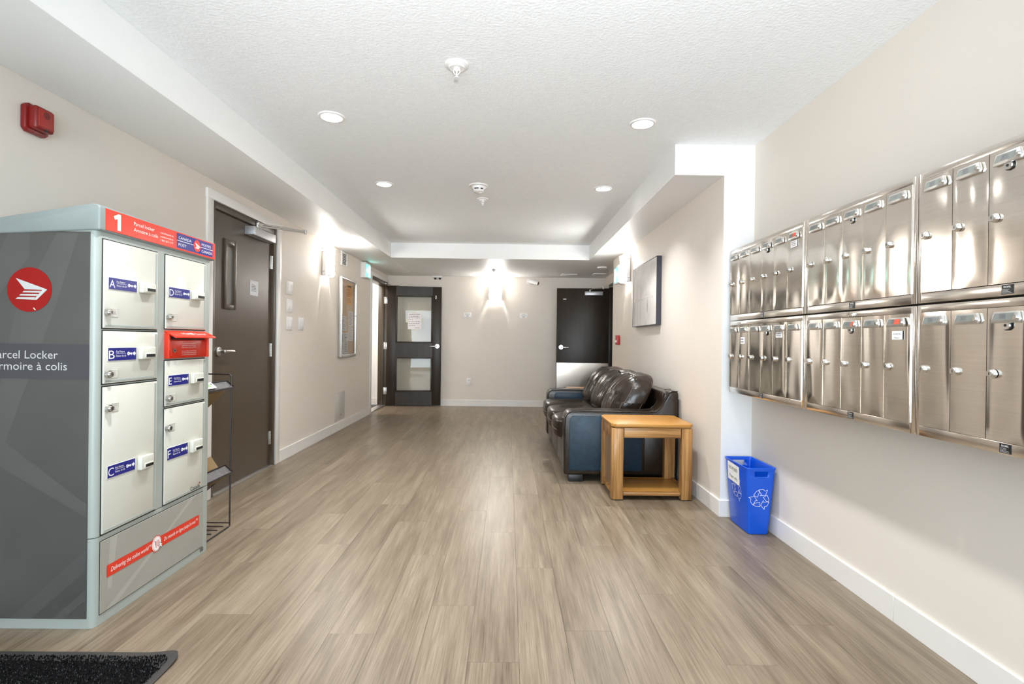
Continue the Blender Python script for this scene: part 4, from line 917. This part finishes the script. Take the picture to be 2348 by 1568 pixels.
# ------------------------------------------------------------------ end tables
def end_table(y0, label):
    t = thing('end_table', label, 'table', Tr(1.02, y0+.235, 0), 'oak end tables at the sofa ends'); hx, hy = .284, .233
    c = .030; oct_ = [(-hx-.004+c, -hy), (hx+.004-c, -hy), (hx+.004, -hy+c), (hx+.004, hy-c), (hx+.004-c, hy), (-hx-.004+c, hy), (-hx-.004, hy-c), (-hx-.004, -hy+c)]
    B().prism(oct_, .512, .537, oaktop, 'z', .006, 3).build('tabletop', t)
    B().box(-hx+.02, hx-.02, -hy+.02, hy-.02, .500, .5125, oakx).build('cleat', t)
    lw, ld = .080, .058
    for sx in (-1, 1):
        for sy_ in (-1, 1):
            x0, x1 = (-hx, -hx+lw) if sx < 0 else (hx-lw, hx); ya, yb = (-hy+.006, -hy+.006+ld) if sy_ < 0 else (hy-.006-ld, hy-.006); k = .013
            xo, xi = (x0, x1) if sx < 0 else (x1, x0); yo, yi = (ya, yb) if sy_ < 0 else (yb, ya)
            B().prism([(xo, yo+(k if sy_ < 0 else -k)), (xo+(k if sx < 0 else -k), yo), (xi, yo), (xi, yi), (xo, yi)], .006, .505, oakv, 'z', .002, 1).build('leg', t)
            B().cyl(((x0+x1)/2, (ya+yb)/2, 0), ((x0+x1)/2, (ya+yb)/2, .007), .018, black, 14).build('glide', t)
    for s_ in (-1, 1):
        yc = s_*(hy-.022)
        B().box(-hx+lw+.004, hx-lw-.004, yc-.011, yc+.011, .437, .508, oakx, .005, 2).build('apron', t)
        xc = s_*(hx-.020)
        B().box(xc-.012, xc+.012, -hy+.066, hy-.066, .425, .505, oakx, .004).build('side_rail', t)
        B().box(xc-.012, xc+.012, -hy+.066, hy-.066, .030, .062, oakx, .003).build('side_rail', t)
    B().box(-hx+.026, -hx+.032, -hy+.066, hy-.066, .062, .425, oakdull).build('side_infill', t, smooth=False)
    B().box(-hx+.034, hx-.034, -hy+.050, hy-.03, .034, .054, oaktop, .002).build('shelf', t)
    B().box(-hx+lw+.002, hx-lw-.002, -hy+.012, -hy+.050, .032, .055, oakx, .005, 2).build('shelf_lip', t)
end_table(3.626, 'oak end table standing before the sofa, fully in view')
end_table(6.120, 'oak end table beyond the sofa, only its top edge showing')

# ------------------------------------------------------------------ recycling bin
bn = thing('recycling_bin', 'blue plastic recycling bin under the mailboxes by the white column', 'bin', Tr(1.4655, 3.136, 0))
def ring(z):
    k = z/.392; hx_ = .0590+(.084-.0590)*k; hy_ = .125+(.153-.125)*k; return hx_, hy_
b = B(); r = .014; lev = [0, .004, .20, .335, .340, .372, .376, .386, .3925]
def loop(z, grow=0):
    hx_, hy_ = ring(z); hx_ += grow; hy_ += grow; P = []
    for cx, cy, a0 in ((1, 1, 0), (-1, 1, 90), (-1, -1, 180), (1, -1, 270)):
        P += [(cx*(hx_-r)+r*cos(R(a0+30*i)), cy*(hy_-r)+r*sin(R(a0+30*i)), z) for i in range(4)]
        if a0 == 0: P += [(q*(hx_-r), hy_, z) for q in (.56, -.56)]
        if a0 == 180: P += [(q*(hx_-r), -hy_, z) for q in (-.56, .56)]
    return P
n = len(loop(0)); V = []
for i, z in enumerate(lev): V += loop(z, .003 if i >= 7 else (-.004 if i == 0 else 0))
F = [(i*n+j, i*n+(j+1) % n, (i+1)*n+(j+1) % n, (i+1)*n+j) for i in range(len(lev)-1) for j in range(n) if not (i == 4 and j in (4, 14))]
F.append(tuple(range(n))[::-1])
# shift: holes sit between the two added points of each short end
hole = [j for j in range(n) if abs(abs(loop(.35)[j][1])-ring(.35)[1]) < 1e-6 and abs(abs(loop(.35)[(j+1) % n][1])-ring(.35)[1]) < 1e-6 and abs(loop(.35)[j][0]+loop(.35)[(j+1) % n][0]) < 1e-3]
F = [(i*n+j, i*n+(j+1) % n, (i+1)*n+(j+1) % n, (i+1)*n+j) for i in range(len(lev)-1) for j in range(n) if not (i == 4 and j in hole)]+[tuple(range(n))[::-1]]
b.add(V, F, binb); o = b.build('bin_shell', bn, ang=30); md = o.modifiers.new('wall', 'SOLIDIFY'); md.thickness = .0032; md.offset = -1
def bin_face(side):
    """frame whose x runs across the face, z up the slope, -y out of it"""
    hx0, hy0 = ring(0); hx1, hy1 = ring(.392)
    if side == 'front': o_ = Vector((0, -hy0, 0)); u = Vector((1, 0, 0)); v = Vector((0, -(hy1-hy0), .392)).normalized()
    else: o_ = Vector((-hx0, 0, 0)); u = Vector((0, -1, 0)); v = Vector((-(hx1-hx0), 0, .392)).normalized()
    n_ = v.cross(u); return Matrix(((u.x, n_.x, v.x, o_.x), (u.y, n_.y, v.y, o_.y), (u.z, n_.z, v.z, o_.z), (0, 0, 0, 1)))
recA = [(-105, 58), (-65, 118), (-30, 135), (-18, 100), (-45, 28)]; recB = [(-25, 145), (45, 150), (70, 122), (108, 142), (80, 60), (-5, 53), (18, 70), (-10, 110)]
def recycle(T, cx, cz, s):
    b = B(T)
    for a in (0, 120, 240):
        for pts in (recA, recB):
            Q = [(cx+s*(px*cos(R(a))-pz*sin(R(a))), cz+s*(px*sin(R(a))+pz*cos(R(a)))) for px, pz in pts]; b.ribbon(Q, .0022, -.0012, white)
    b.build('recycling_symbol', bn, smooth=False)
recycle(bin_face('front'), 0, .212, .000375); recycle(bin_face('left'), .005, .235, .00042)
T = bin_face('left'); b = B(T @ Tr(-.052, 0, .345) @ Matrix.Rotation(R(3), 4, 'Y')); b.box(-.058, .098, -.0018, -.0006, -.080, .030, white)
b.text('NO FOOD.', .020, -.010, -.0024, .019, black, .118, 'c'); b.text('Paper only', .020, -.060, -.0024, .019, ink, .105, 'c'); b.build('paper_label', bn, smooth=False, label='white paper label reading NO FOOD. Paper only')
bpy.context.view_layer.update()
